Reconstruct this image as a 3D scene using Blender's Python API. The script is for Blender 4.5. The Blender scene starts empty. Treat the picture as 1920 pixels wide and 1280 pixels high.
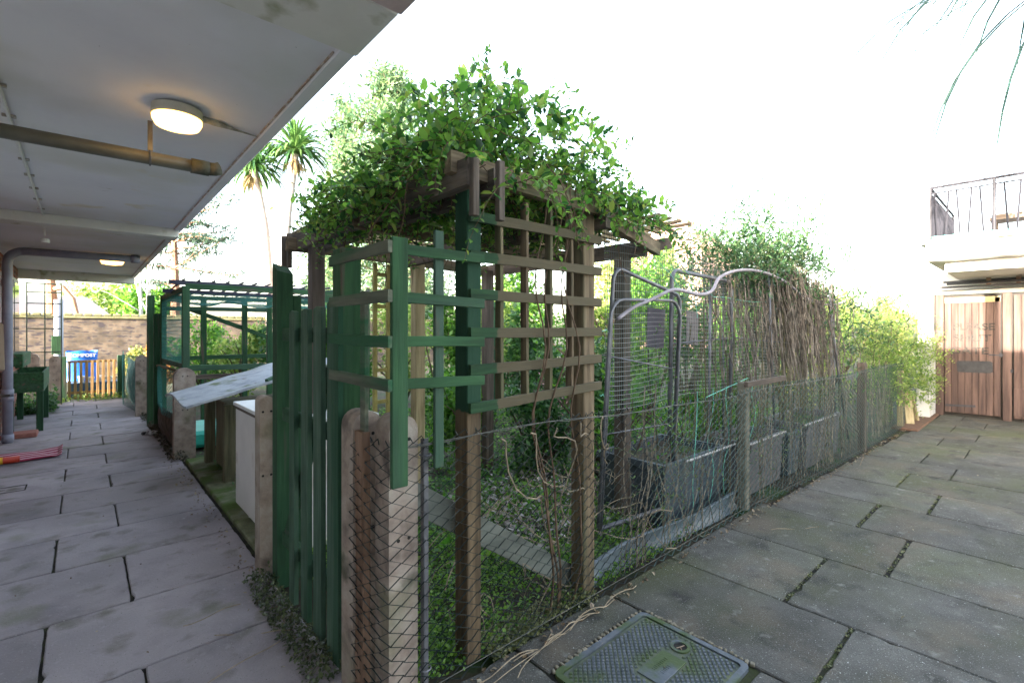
import bpy, math, random
import numpy as np
from mathutils import Vector, Matrix
R = math.radians
random.seed(7); rng = np.random.default_rng(7)
S = bpy.context.scene
# ---------------------------------------------------------------- camera, world, sun, exposure
HEAD = R(41.8); EYE = 1.4; FPX = 900.0; HOR = 620.0
cam = bpy.data.cameras.new('camera'); co = bpy.data.objects.new('camera', cam)
S.collection.objects.link(co); S.camera = co
co.location = (0, 0, EYE); co.rotation_euler = (R(90), 0, -HEAD)
cam.sensor_width = 36; cam.lens = FPX / 1920 * 36; cam.shift_y = -(640 - HOR) / 1920
cam.clip_start = .02; cam.clip_end = 1500
cam.dof.use_dof = True; cam.dof.focus_distance = 2.4; cam.dof.aperture_fstop = 4.0
SUN_EL = R(9.3); SUN_AZ = R(8)          # light travels toward +x, a little toward +y
w = bpy.data.worlds.new('World'); S.world = w; w.use_nodes = True
nt = w.node_tree; bg = nt.nodes['Background']
sky = nt.nodes.new('ShaderNodeTexSky'); sky.sky_type = 'NISHITA'; sky.sun_disc = False
sky.sun_elevation = SUN_EL
sd = Vector((-math.cos(SUN_AZ), -math.sin(SUN_AZ), 0))      # toward the sun
sky.sun_rotation = math.atan2(sd.x, sd.y)
sky.air_density = 1.0; sky.dust_density = 3.0; sky.ozone_density = 1.0
hz_ = nt.nodes.new('ShaderNodeHueSaturation'); hz_.inputs['Saturation'].default_value = .62; hz_.inputs['Value'].default_value = 1.05
nt.links.new(sky.outputs[0], hz_.inputs['Color']); nt.links.new(hz_.outputs[0], bg.inputs[0]); bg.inputs[1].default_value = .15
sl = bpy.data.lights.new('sun', 'SUN'); so = bpy.data.objects.new('sun', sl); S.collection.objects.link(so)
sl.energy = 3.6; sl.angle = R(.6); sl.color = (1, .9, .76)
sv = Vector((sd.x * math.cos(SUN_EL), sd.y * math.cos(SUN_EL), math.sin(SUN_EL)))
so.rotation_euler = sv.to_track_quat('Z', 'Y').to_euler()
S.view_settings.view_transform = 'Standard'; S.view_settings.look = 'None'
S.view_settings.exposure = 3.55; S.view_settings.gamma = 1
S.cycles.max_bounces = 8; S.cycles.diffuse_bounces = 6; S.cycles.transparent_max_bounces = 8

def W(px, Y, z=0.0):
    """a spot seen at picture column px, Y metres ahead"""
    X = (px - 960) / FPX * Y
    return Vector((Y * math.sin(HEAD) + X * math.cos(HEAD), Y * math.cos(HEAD) - X * math.sin(HEAD), z))
def ZAT(py, Y): return EYE + (HOR - py) / FPX * Y

# ---------------------------------------------------------------- materials
MC = {}
def M(name, cols, scale=6, st=(1, 1, 1), rough=.8, bump=.25, fine=40, metal=0, isl=0.0, spots=None, split=None, detail=6, moss=0, contrast=(.3, .7), spec=.4):
    if name in MC: return MC[name]
    m = bpy.data.materials.new(name); m.use_nodes = True; n = m.node_tree.nodes; l = m.node_tree.links
    b = n['Principled BSDF']; b.inputs['Roughness'].default_value = rough; b.inputs['Metallic'].default_value = metal
    b.inputs['Specular IOR Level'].default_value = spec
    g = n.new('ShaderNodeNewGeometry'); mp = n.new('ShaderNodeMapping'); mp.inputs['Scale'].default_value = st
    l.new(g.outputs['Position'], mp.inputs['Vector'])
    no = n.new('ShaderNodeTexNoise'); no.inputs['Scale'].default_value = scale; no.inputs['Detail'].default_value = detail
    no.inputs['Roughness'].default_value = .62
    l.new(mp.outputs[0], no.inputs['Vector'])
    cr = n.new('ShaderNodeValToRGB'); e = cr.color_ramp
    ps = np.linspace(contrast[0], contrast[1], len(cols))
    e.elements[0].position = ps[0]; e.elements[0].color = (*cols[0], 1)
    e.elements[1].position = ps[-1]; e.elements[1].color = (*cols[-1], 1)
    for p, c in list(zip(ps, cols))[1:-1]: el = e.elements.new(p); el.color = (*c, 1)
    l.new(no.outputs[0], cr.inputs[0]); out = cr.outputs[0]
    def mix(fac, a, bcol, mode='MIX'):
        mx = n.new('ShaderNodeMix'); mx.data_type = 'RGBA'; mx.blend_type = mode
        if isinstance(fac, float): mx.inputs[0].default_value = fac
        else: l.new(fac, mx.inputs[0])
        l.new(a, mx.inputs[6])
        if isinstance(bcol, tuple): mx.inputs[7].default_value = (*bcol, 1)
        else: l.new(bcol, mx.inputs[7])
        return mx.outputs[2]
    def ramp(src, a, b_):
        mr = n.new('ShaderNodeMapRange'); mr.inputs[1].default_value = a; mr.inputs[2].default_value = b_
        l.new(src, mr.inputs[0]); return mr.outputs[0]
    if split:                                   # (axis, value, width, colour): paint that stops at a line
        ax, val, wd, col = split
        sx = n.new('ShaderNodeSeparateXYZ'); l.new(g.outputs['Position'], sx.inputs[0])
        n2 = n.new('ShaderNodeTexNoise'); n2.inputs['Scale'].default_value = 30; l.new(g.outputs['Position'], n2.inputs['Vector'])
        ad = n.new('ShaderNodeMath'); ad.operation = 'MULTIPLY_ADD'; ad.inputs[1].default_value = wd
        l.new(n2.outputs[0], ad.inputs[0]); l.new(sx.outputs['XYZ'.index(ax)], ad.inputs[2])
        out = mix(ramp(ad.outputs[0], val + wd * .5 - .004, val + wd * .5 + .004), out, col)
        out = mix(.35, out, cr.outputs[0], 'OVERLAY')
    if spots:                                   # (colour, scale, lo, hi)
        for col, sc, lo, hi in spots:
            n3 = n.new('ShaderNodeTexNoise'); n3.inputs['Scale'].default_value = sc; n3.inputs['Detail'].default_value = 5
            l.new(mp.outputs[0], n3.inputs['Vector'])
            out = mix(ramp(n3.outputs[0], lo, hi), out, col)
    if isl:
        ri = n.new('ShaderNodeMapRange'); ri.inputs[3].default_value = 1 - isl; ri.inputs[4].default_value = 1 + isl
        l.new(g.outputs['Random Per Island'], ri.inputs[0])
        cb = n.new('ShaderNodeCombineColor')
        for k in range(3): l.new(ri.outputs[0], cb.inputs[k])
        out = mix(1.0, out, cb.outputs[0], 'MULTIPLY')
    l.new(out, b.inputs['Base Color'])
    if bump:
        n4 = n.new('ShaderNodeTexNoise'); n4.inputs['Scale'].default_value = fine; n4.inputs['Detail'].default_value = 4
        l.new(mp.outputs[0], n4.inputs['Vector'])
        bp = n.new('ShaderNodeBump'); bp.inputs['Strength'].default_value = bump; bp.inputs['Distance'].default_value = .006
        l.new(n4.outputs[0], bp.inputs['Height']); l.new(bp.outputs[0], b.inputs['Normal'])
    MC[name] = m; return m
def leafmat(name, cols, trans=.35, rough=.45):
    if name in MC: return MC[name]
    m = bpy.data.materials.new(name); m.use_nodes = True; n = m.node_tree.nodes; l = m.node_tree.links
    b = n['Principled BSDF']; b.inputs['Roughness'].default_value = rough
    g = n.new('ShaderNodeNewGeometry'); cr = n.new('ShaderNodeValToRGB'); e = cr.color_ramp
    ps = np.linspace(0, 1, len(cols))
    e.elements[0].color = (*cols[0], 1); e.elements[1].color = (*cols[-1], 1)
    for p, c in list(zip(ps, cols))[1:-1]: el = e.elements.new(p); el.color = (*c, 1)
    l.new(g.outputs['Random Per Island'], cr.inputs[0]); l.new(cr.outputs[0], b.inputs['Base Color'])
    t = n.new('ShaderNodeBsdfTranslucent'); mx = n.new('ShaderNodeMixShader'); mx.inputs[0].default_value = trans
    hs = n.new('ShaderNodeHueSaturation'); hs.inputs['Value'].default_value = 1.6; hs.inputs['Saturation'].default_value = 1.1
    l.new(cr.outputs[0], hs.inputs['Color']); l.new(hs.outputs[0], t.inputs[0])
    l.new(b.outputs[0], mx.inputs[1]); l.new(t.outputs[0], mx.inputs[2])
    l.new(mx.outputs[0], n['Material Output'].inputs[0])
    MC[name] = m; return m
def brickmat(name, axis, c1, c2, mortar, extra=None):
    m = bpy.data.materials.new(name); m.use_nodes = True; n = m.node_tree.nodes; l = m.node_tree.links
    b = n['Principled BSDF']; b.inputs['Roughness'].default_value = .9
    g = n.new('ShaderNodeNewGeometry'); s = n.new('ShaderNodeSeparateXYZ'); c = n.new('ShaderNodeCombineXYZ')
    l.new(g.outputs['Position'], s.inputs[0]); l.new(s.outputs[axis], c.inputs[0]); l.new(s.outputs[2], c.inputs[1])
    br = n.new('ShaderNodeTexBrick'); l.new(c.outputs[0], br.inputs['Vector'])
    br.inputs['Scale'].default_value = 1; br.inputs['Brick Width'].default_value = .225; br.inputs['Row Height'].default_value = .075
    br.inputs['Mortar Size'].default_value = .006; br.inputs['Color1'].default_value = (*c1, 1); br.inputs['Color2'].default_value = (*c2, 1)
    br.inputs['Mortar'].default_value = (*mortar, 1)
    no = n.new('ShaderNodeTexNoise'); no.inputs['Scale'].default_value = 3; no.inputs['Detail'].default_value = 8
    l.new(g.outputs['Position'], no.inputs['Vector'])
    mr = n.new('ShaderNodeMapRange'); mr.inputs[1].default_value = .35; mr.inputs[2].default_value = .65; mr.inputs[3].default_value = .55; mr.inputs[4].default_value = 1.3
    l.new(no.outputs[0], mr.inputs[0]); mx = n.new('ShaderNodeMix'); mx.data_type = 'RGBA'; mx.blend_type = 'MULTIPLY'; mx.inputs[0].default_value = 1
    cb = n.new('ShaderNodeCombineColor')
    for k in range(3): l.new(mr.outputs[0], cb.inputs[k])
    l.new(br.outputs[0], mx.inputs[6]); l.new(cb.outputs[0], mx.inputs[7])
    n5 = n.new('ShaderNodeTexNoise'); n5.inputs['Scale'].default_value = 9
    mp = n.new('ShaderNodeMapping'); mp.inputs['Scale'].default_value = (.45, .45, 1.5); l.new(g.outputs['Position'], mp.inputs[0]); l.new(mp.outputs[0], n5.inputs['Vector'])
    m5 = n.new('ShaderNodeMapRange'); m5.inputs[1].default_value = .56; m5.inputs[2].default_value = .6; l.new(n5.outputs[0], m5.inputs[0])
    mx2 = n.new('ShaderNodeMix'); mx2.data_type = 'RGBA'; l.new(m5.outputs[0], mx2.inputs[0]); l.new(mx.outputs[2], mx2.inputs[6]); mx2.inputs[7].default_value = (.05, .04, .045, 1)
    l.new(mx2.outputs[2], b.inputs['Base Color']); return m
def glass():
    if 'glass' in MC: return MC['glass']
    m = bpy.data.materials.new('window_glass'); m.use_nodes = True; b = m.node_tree.nodes['Principled BSDF']
    b.inputs['Base Color'].default_value = (.03, .035, .04, 1); b.inputs['Roughness'].default_value = .06; MC['glass'] = m; return m
def glow(name, col, st):
    m = bpy.data.materials.new(name); m.use_nodes = True; b = m.node_tree.nodes['Principled BSDF']
    b.inputs['Base Color'].default_value = (.8, .75, .6, 1)
    b.inputs['Emission Color'].default_value = (*col, 1); b.inputs['Emission Strength'].default_value = st; return m

GX, GY, GZ = (.12, 1, 1), (1, .12, 1), (1, 1, .12)
def wood(n, cols, ax, **k): return M(n + '_' + ax, cols, scale=28, st={'x': (.08, 1, 1), 'y': (1, .08, 1), 'z': (1, 1, .08)}[ax], rough=.85, bump=.5, fine=60, isl=.15, **k)
GREEN = [(.013, .038, .016), (.022, .072, .028), (.038, .108, .042)]
GDARK = [(.01, .036, .016), (.017, .062, .027), (.03, .085, .04)]
BROWN = [(.05, .035, .02), (.14, .10, .06), (.24, .18, .11)]
def green(ax): return wood('green_paint', GREEN, ax, spots=[((.045, .085, .06), 5, .52, .7), ((.085, .07, .05), 16, .61, .67)])
def gdark(ax): return wood('dark_green_paint', GDARK, ax, spots=[((.07, .065, .05), 10, .6, .68)])
def brown(ax): return wood('weathered_wood', BROWN, ax, spots=[((.05, .075, .03), 5, .5, .7)])
def darkwood(ax): return wood('dark_wood', [(.04, .03, .025), (.085, .065, .05), (.14, .11, .09)], ax)
def palewood(ax): return wood('pale_wood', [(.18, .14, .07), (.34, .27, .15), (.42, .34, .2)], ax)
concrete_post = M('post_concrete', [(.16, .12, .10), (.30, .24, .20), (.38, .33, .28)], scale=9, rough=.95, bump=.6, fine=90, spots=[((.06, .05, .045), 6, .6, .75), ((.09, .11, .04), 3, .56, .8)])
galv = M('galvanised_steel', [(.09, .09, .10), (.21, .21, .23)], scale=11, rough=.5, metal=.5, bump=.1)
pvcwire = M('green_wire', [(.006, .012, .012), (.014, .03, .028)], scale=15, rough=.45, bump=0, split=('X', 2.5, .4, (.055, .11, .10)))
tealnet = M('teal_net', [(.02, .14, .12), (.05, .24, .2)], scale=15, rough=.7, bump=0)
whitep = M('white_paint', [(.6, .6, .6), (.72, .72, .71)], scale=3, rough=.6, bump=.05)

SPLIT = {'crossbeam', 'bracket', 'collar', 'clip', 'bolt_hole', 'crossbar', 'string', 'railing_post', 'baluster', 'tie_wire', 'track_bracket', 'joist', 'pane', 'limb', 'latch'}
# ---------------------------------------------------------------- mesh building
class MB:
    def __init__(s): s.v = []; s.f = []; s.ch = []
    def add(s, vs, fs):
        o = len(s.v); s.ch.append((o, len(s.f))); s.v += [tuple(v) for v in vs]; s.f += [tuple(i + o for i in f) for f in fs]; return s
    def box(s, c, d, rot=None, ch=0.0):
        hx, hy, hz = d[0] / 2, d[1] / 2, d[2] / 2; c = Vector(c)
        if ch <= 0:
            vs = [Vector((x, y, z)) for x in (-hx, hx) for y in (-hy, hy) for z in (-hz, hz)]
            fs = [(0, 1, 3, 2), (4, 6, 7, 5), (0, 4, 5, 1), (2, 3, 7, 6), (0, 2, 6, 4), (1, 5, 7, 3)]
        else:
            vs = []; idx = {}
            def P(x, y, z):
                k = (round(x, 6), round(y, 6), round(z, 6))
                if k not in idx: idx[k] = len(vs); vs.append(Vector((x, y, z)))
                return idx[k]
            fs = []; h = (hx, hy, hz)
            def pt(sg, ax):       # corner moved in on the two other axes
                p = [sg[i] * (h[i] if i == ax else h[i] - ch) for i in range(3)]; return P(*p)
            for ax in range(3):
                o1, o2 = [i for i in range(3) if i != ax]
                for sg in (-1, 1):
                    q = []
                    for a, b in ((-1, -1), (1, -1), (1, 1), (-1, 1)):
                        t = [0, 0, 0]; t[ax] = sg; t[o1] = a; t[o2] = b; q.append(pt(t, ax))
                    fs.append(tuple(q))
            for a in range(3):
                for b in range(a + 1, 3):
                    k = 3 - a - b
                    for sa in (-1, 1):
                        for sb in (-1, 1):
                            t1 = [0, 0, 0]; t1[a] = sa; t1[b] = sb; t1[k] = -1; t2 = t1[:]; t2[k] = 1
                            fs.append((pt(t1, a), pt(t2, a), pt(t2, b), pt(t1, b)))
            for sx in (-1, 1):
                for sy in (-1, 1):
                    for sz in (-1, 1): fs.append(tuple(pt((sx, sy, sz), a) for a in range(3)))
        if rot is not None: vs = [rot @ v for v in vs]
        return s.add([v + c for v in vs], fs)
    def beam(s, a, b, wd, ht, up=(0, 0, 1), ch=.002):
        """sawn timber: chamfered section, faint bow and uneven edges along its length"""
        a = Vector(a); b = Vector(b); d = (b - a); L = d.length; d.normalize()
        u = Vector(up); sd_ = d.cross(u)
        if sd_.length < .01: sd_ = d.cross(Vector((0, 1, 0)))
        sd_.normalize(); u = sd_.cross(d); n = max(1, min(14, int(L / .08)))
        hw, hh = wd / 2, ht / 2; c = min(ch, hw * .3, hh * .3)
        sec = [(-hw + c, -hh), (hw - c, -hh), (hw, -hh + c), (hw, hh - c), (hw - c, hh), (-hw + c, hh), (-hw, hh - c), (-hw, -hh + c)]
        bow = (random.gauss(0, .0015) * min(L, 1.5), random.gauss(0, .003) * min(L, 1.5)); vs = []; fs = []; j = min(.0012, min(wd, ht) * .04)
        for i in range(n + 1):
            f = i / n; m = math.sin(math.pi * f); q = a + (b - a) * f + sd_ * bow[0] * m + u * bow[1] * m
            for x, y in sec: vs.append(q + sd_ * (x + random.gauss(0, j)) + u * (y + random.gauss(0, j)))
        for i in range(n):
            for k in range(8): k2 = (k + 1) % 8; fs.append((i * 8 + k, i * 8 + k2, (i + 1) * 8 + k2, (i + 1) * 8 + k))
        fs.append(tuple(range(8))[::-1]); fs.append(tuple(range(n * 8, n * 8 + 8)))
        return s.add(vs, fs)
    def tube(s, pts, r, n=6, cap=True):
        pts = [Vector(p) for p in pts]; k = len(pts)
        rs = r if isinstance(r, (list, tuple)) else [r] * k
        vs = []; fs = []; prev = None
        for i, p in enumerate(pts):
            t = (pts[min(i + 1, k - 1)] - pts[max(i - 1, 0)])
            if t.length < 1e-9: t = Vector((0, 0, 1))
            t.normalize()
            if prev is None:
                a = t.cross(Vector((0, 0, 1)));
                if a.length < .1: a = t.cross(Vector((1, 0, 0)))
            else:
                a = prev - t * prev.dot(t)
                if a.length < 1e-6: a = t.orthogonal()
            a.normalize(); prev = a; b = t.cross(a)
            for j in range(n):
                an = 2 * math.pi * j / n; vs.append(p + (a * math.cos(an) + b * math.sin(an)) * rs[i])
        for i in range(k - 1):
            for j in range(n):
                j2 = (j + 1) % n; fs.append((i * n + j, i * n + j2, (i + 1) * n + j2, (i + 1) * n + j))
        if cap: fs.append(tuple(range(n))[::-1]); fs.append(tuple(range((k - 1) * n, k * n)))
        return s.add(vs, fs)
    def prism(s, poly, h0, h1, ax='z'):
        """poly of 2D points extruded along ax"""
        def P(a, b, h): return {'z': (a, b, h), 'y': (a, h, b), 'x': (h, a, b)}[ax]
        n = len(poly)
        return s.add([P(a, b, h0) for a, b in poly] + [P(a, b, h1) for a, b in poly],
                     [tuple(range(n))[::-1], tuple(range(n, 2 * n))] + [(i, (i + 1) % n, n + (i + 1) % n, n + i) for i in range(n)])
    def lathe(s, prof, c, n=32, ax=None):
        c = Vector(c); vs = []; fs = []
        for r, z in prof:
            for j in range(n):
                a = 2 * math.pi * j / n; vs.append(c + Vector((r * math.cos(a), r * math.sin(a), z)))
        for i in range(len(prof) - 1):
            for j in range(n):
                j2 = (j + 1) % n; fs.append((i * n + j, i * n + j2, (i + 1) * n + j2, (i + 1) * n + j))
        fs.append(tuple(range(n))[::-1]); fs.append(tuple(range((len(prof) - 1) * n, len(prof) * n)))
        return s.add(vs, fs)
    def grid(s, fn, nu, nv):
        vs = [fn(i / nu, j / nv) for i in range(nu + 1) for j in range(nv + 1)]
        fs = [(i * (nv + 1) + j, (i + 1) * (nv + 1) + j, (i + 1) * (nv + 1) + j + 1, i * (nv + 1) + j + 1) for i in range(nu) for j in range(nv)]
        return s.add(vs, fs)

def tag(o, label=None, cat=None, group=None, kind=None):
    if label: o['label'] = label
    if cat: o['category'] = cat
    if group: o['group'] = group
    if kind: o['kind'] = kind
    return o
def thing(name, label, cat, loc, group=None, kind=None):
    o = bpy.data.objects.new(name, None); S.collection.objects.link(o); o.location = loc
    o.empty_display_size = .1
    o['loc0'] = list(loc); return tag(o, label, cat, group, kind)
def link(me, name, mat, parent, smooth):
    o = bpy.data.objects.new(name, me); S.collection.objects.link(o)
    if mat: me.materials.append(mat)
    if smooth: me.polygons.foreach_set('use_smooth', [True] * len(me.polygons))
    if parent is not None: o.parent = parent
    return o
def base_of(parent):
    while parent.parent is not None: parent = parent.parent
    return Vector(parent.location)
def put(mb, name, mat, parent=None, base=None, smooth=False):
    if name in SPLIT and parent is not None and len(mb.ch) > 1:
        for i, (v0, f0) in enumerate(mb.ch):
            v1, f1 = mb.ch[i + 1] if i + 1 < len(mb.ch) else (len(mb.v), len(mb.f))
            m2 = MB(); m2.add(mb.v[v0:v1], [tuple(k - v0 for k in f) for f in mb.f[f0:f1]]); o = put(m2, name, mat, parent, base, smooth)
        return o
    b = base_of(parent) if parent is not None else Vector(base if base is not None else (0, 0, 0))
    me = bpy.data.meshes.new(name)
    me.from_pydata([(x - b.x, y - b.y, z - b.z) for x, y, z in mb.v], [], mb.f); me.update()
    o = link(me, name, mat, parent, smooth)
    if parent is None: o.location = b
    return o
def fast_mesh(name, V, F, mat, parent=None, base=(0, 0, 0), smooth=False):
    """V (n,3), F list of equal-size face arrays"""
    b = np.array(base_of(parent)) if parent is not None else np.array(base, float)
    me = bpy.data.meshes.new(name); V = V - b
    me.vertices.add(len(V)); me.vertices.foreach_set('co', V.astype(np.float32).ravel())
    k = F.shape[1]; me.loops.add(F.size); me.loops.foreach_set('vertex_index', F.astype(np.int32).ravel())
    me.polygons.add(len(F)); me.polygons.foreach_set('loop_start', np.arange(0, F.size, k, dtype=np.int32))
    me.update(calc_edges=True); me.validate()
    o = link(me, name, mat, parent, smooth)
    if parent is None: o.location = tuple(b)
    return o
def unit(a): return a / np.maximum(np.linalg.norm(a, axis=-1, keepdims=True), 1e-9)
class Leaves:
    def __init__(s): s.P = []; s.D = []; s.N = []; s.L = []; s.W = []
    def add(s, P, D, N, L, Wd):
        P = np.atleast_2d(P); n = len(P)
        s.P.append(P); s.D.append(np.broadcast_to(D, (n, 3))); s.N.append(np.broadcast_to(N, (n, 3)))
        s.L.append(np.broadcast_to(L, n)); s.W.append(np.broadcast_to(Wd, n))
    def cloud(s, P, L, ratio=.5, up=.5, jit=.3):
        n = len(P); D = unit(rng.normal(size=(n, 3)) + np.array([0, 0, -.1])); N = unit(rng.normal(size=(n, 3)) + np.array([0, 0, up * 2]))
        LL = L * (1 + jit * rng.normal(size=n)).clip(.4, 1.8); s.add(P, D, N, LL, LL * ratio)
    def mesh(s, name, mat, parent=None, base=(0, 0, 0), simple=False):
        P = np.concatenate(s.P); D = unit(np.concatenate(s.D)); N = np.concatenate(s.N); L = np.concatenate(s.L)[:, None]; Wd = np.concatenate(s.W)[:, None]
        N = N - D * (N * D).sum(1, keepdims=True); N = unit(N); Sd = np.cross(D, N); n = len(P)
        if simple:
            V = np.stack([P, P + D * L * .5 + Sd * Wd * .5 , P + D * L, P + D * L * .5 - Sd * Wd * .5], 1).reshape(-1, 3)
            F = np.arange(4 * n).reshape(n, 4)
        else:
            V = np.stack([P, P + D * L * .55 - N * L * .03, P + D * L - N * L * .14,
                          P + D * L * .72 + Sd * Wd * .40 + N * Wd * .08, P + D * L * .32 + Sd * Wd * .48 + N * Wd * .14,
                          P + D * L * .72 - Sd * Wd * .40 + N * Wd * .08, P + D * L * .32 - Sd * Wd * .48 + N * Wd * .14], 1).reshape(-1, 3)
            b = (np.arange(n) * 7)[:, None]
            F = np.concatenate([b + np.array([[0, 4, 3, 2, 1]]), b + np.array([[0, 1, 2, 5, 6]])])
        return fast_mesh(name, V, F, mat, parent, base)
def leafy_stem(mb, lv, p, d, length, leafL, droop=.5, step=.045, wander=.35, r=.0025, ratio=.5, n=4, pairs=True, upn=1.0, taper=.5):
    p = Vector(p); d = Vector(d).normalized(); pts = [p.copy()]; k = max(3, int(length / step))
    for i in range(k):
        d = (d + Vector((random.gauss(0, wander), random.gauss(0, wander), random.gauss(0, wander))) * .35 + Vector((0, 0, -droop * step * 2.2))).normalized()
        p = p + d * step; pts.append(p.copy())
        if leafL:
            a = random.random() * 6.28; e = d.orthogonal().normalized(); e = Matrix.Rotation(a, 3, d) @ e
            for sg in ((1, -1) if pairs else (1,)):
                L = leafL * random.uniform(.6, 1.2) * (1 - taper * i / k)
                D = (e * sg + d * .6 + Vector((0, 0, .15))).normalized()
                N = Vector((random.gauss(0, .45), random.gauss(0, .45), upn))
                lv.add(np.array(p), np.array(D), np.array(N), L, L * ratio)
    if mb is not None: mb.tube(pts, [r * (1 - .7 * i / len(pts)) for i in range(len(pts))], n, cap=False)
    return pts
def copy_tree(o, parent=None):
    c = o.copy(); S.collection.objects.link(c)
    if parent is not None: c.parent = parent
    for ch in list(o.children): copy_tree(ch, c)
    return c

# ---------------------------------------------------------------- GROUND AND PAVING
soil = M('soil', [(.02, .016, .012), (.05, .04, .028), (.08, .065, .045)], scale=6, rough=1, bump=.8, fine=40, spots=[((.03, .06, .015), 2.5, .5, .62)])
put(MB().grid(lambda u, v: (-600 + 1200 * u, -600 + 1200 * v, -.035), 4, 4), 'ground', soil).__setitem__('kind', 'structure')
jm = M('joint_dirt', [(.006, .006, .005), (.02, .018, .014), (.045, .06, .015)], scale=7, rough=1, bump=.6, contrast=(.3, .68))
o = put(MB().add([(-.9, -3, -.012), (.82, -3, -.012), (.82, 13.2, -.012), (-.9, 13.2, -.012)], [(0, 1, 2, 3)]).add([(.82, -3, -.012), (11.2, -3, -.012), (11.2, 1.42, -.012), (.82, 1.57, -.012)], [(0, 1, 2, 3)]), 'joint_bed', jm); o['kind'] = 'structure'
pavL = M('path_slab', [(.185, .165, .185), (.27, .24, .262), (.32, .29, .31)], scale=2.6, rough=.72, bump=.6, fine=90, isl=.13, detail=10,
         spots=[((.13, .115, .13), 1.3, .5, .72), ((.28, .255, .28), 22, .62, .74), ((.11, .10, .085), 5, .56, .74), ((.14, .14, .10), 2.0, .6, .74), ((.36, .34, .36), 160, .64, .7), ((.10, .09, .09), 130, .66, .7)])
pavR = M('terrace_slab', [(.045, .044, .036), (.076, .074, .066), (.115, .11, .10)], scale=3.2, rough=.85, bump=.9, fine=130, isl=.14, detail=12,
         spots=[((.075, .082, .04), .9, .45, .66), ((.115, .095, .07), 2.3, .52, .7), ((.035, .034, .03), 5, .56, .72), ((.15, .145, .13), 11, .62, .72), ((.42, .42, .41), 75, .685, .71), ((.25, .25, .24), 170, .62, .68), ((.03, .03, .03), 120, .64, .69)])
def slab(mb, x0, x1, y0, y1, g=.004, t=.03, gy=None):
    """one flag with slightly uneven, chipped edges and its own small tilt"""
    gy = g if gy is None else gy; gx = g * random.uniform(.5, 1.4); gy = gy * random.uniform(.5, 1.4)
    x0 += gx; x1 -= gx; y0 += gy; y1 -= gy; z = random.uniform(-.002, .003)
    ax = random.uniform(-.003, .003); ay = random.uniform(-.003, .003); cx = (x0 + x1) / 2; cy = (y0 + y1) / 2
    cs = [(x0, y0), (x1, y0), (x1, y1), (x0, y1)]; q = []
    for k in range(4):
        (xa, ya), (xb, yb) = cs[k], cs[(k + 1) % 4]; L = math.hypot(xb - xa, yb - ya); m = max(3, int(L / .045))
        nx, ny = -(yb - ya) / L, (xb - xa) / L
        for i in range(m):
            f = i / m; d = abs(random.gauss(0, .0012)) + (random.uniform(.004, .012) if random.random() < .05 else 0) + (.007 if i == 0 else 0)
            if i == 0: q.append((xa + (cx - xa) * .012, ya + (cy - ya) * .012))
            else: q.append((xa + (xb - xa) * f + nx * d, ya + (yb - ya) * f + ny * d))
    n = len(q); e = .005
    def zz(a, b): return z + ax * (a - cx) + ay * (b - cy)
    qi = [(a + e * (1 if a < cx else -1) * (abs(a - cx) > (x1 - x0) * .35), b + e * (1 if b < cy else -1) * (abs(b - cy) > (y1 - y0) * .35)) for a, b in q]
    vs = [(a, b, zz(a, b)) for a, b in qi] + [(a, b, zz(a, b) - .005) for a, b in q] + [(a, b, z - t) for a, b in q]
    mb.add(vs, [tuple(range(n))] + [(n + i, n + (i + 1) % n, (i + 1) % n, i) for i in range(n)] + [(2 * n + i, 2 * n + (i + 1) % n, n + (i + 1) % n, n + i) for i in range(n)])
mb = MB()
ys = [-2.6, -1.95, -1.3, -.65, 0, .62, 1.25, 1.88, 2.52, 3.17, 3.85, 4.45, 5.05, 5.62, 6.1, 6.65, 7.2, 7.8, 8.4, 9.0, 9.6, 10.2, 10.8, 11.4, 12.0, 12.6, 13.2]
for i in range(len(ys) - 1):
    xj = .19 if (i % 2 == 1) else -.13
    a, b = ys[i], ys[i + 1]
    slab(mb, -.9, xj, a, b); slab(mb, xj, .80, a, b)
o = put(mb, 'path', pavL); o['kind'] = 'structure'
mb = MB()
xs = [.80, 1.42, 2.09, 2.71, 3.42, 4.13, 4.80, 5.45, 6.07, 6.62, 7.22, 7.8, 8.4, 9.0, 9.6, 10.2, 10.8]
def fy(x): return 1.585 if x < 3.8 else (1.55 - (x - 3.8) * .05)
for i in range(len(xs) - 1):
    yj = .62 if i % 2 == 0 else .915
    if i == 1:                              # the row that holds the manhole
        slab(mb, xs[1], xs[2], 1.365, 1.58); slab(mb, xs[1], xs[2], .2, .80); slab(mb, xs[1], xs[2], -.7, .2); slab(mb, xs[1], xs[2], -1.6, -.7); slab(mb, xs[1], xs[2], -2.5, -1.6); continue
    top = fy((xs[i] + xs[i + 1]) / 2) - .01
    g = .003; GY = .010 if i < 7 else .005
    slab(mb, xs[i], xs[i + 1], yj, top, g, gy=GY)
    for k in range(4): slab(mb, xs[i], xs[i + 1], yj - .9 * (k + 1), yj - .9 * k, g, gy=GY)
o = put(mb, 'terrace_pavement', pavR); o['kind'] = 'structure'
# mossy kerb strip on the garden side of the path
kerbm = M('mossy_concrete', [(.05, .05, .03), (.12, .13, .07), (.2, .2, .15)], scale=5, rough=1, bump=.7, spots=[((.06, .10, .02), 4, .45, .6)])
mb = MB()
for a, b in ((3.1, 3.95), (3.96, 4.7), (4.71, 5.5), (5.51, 6.2)): mb.box((1.0, (a + b) / 2, -.002), (.36, b - a - .012, .05), None, .01)
o = put(mb, 'kerb', kerbm); o['kind'] = 'structure'

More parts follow.
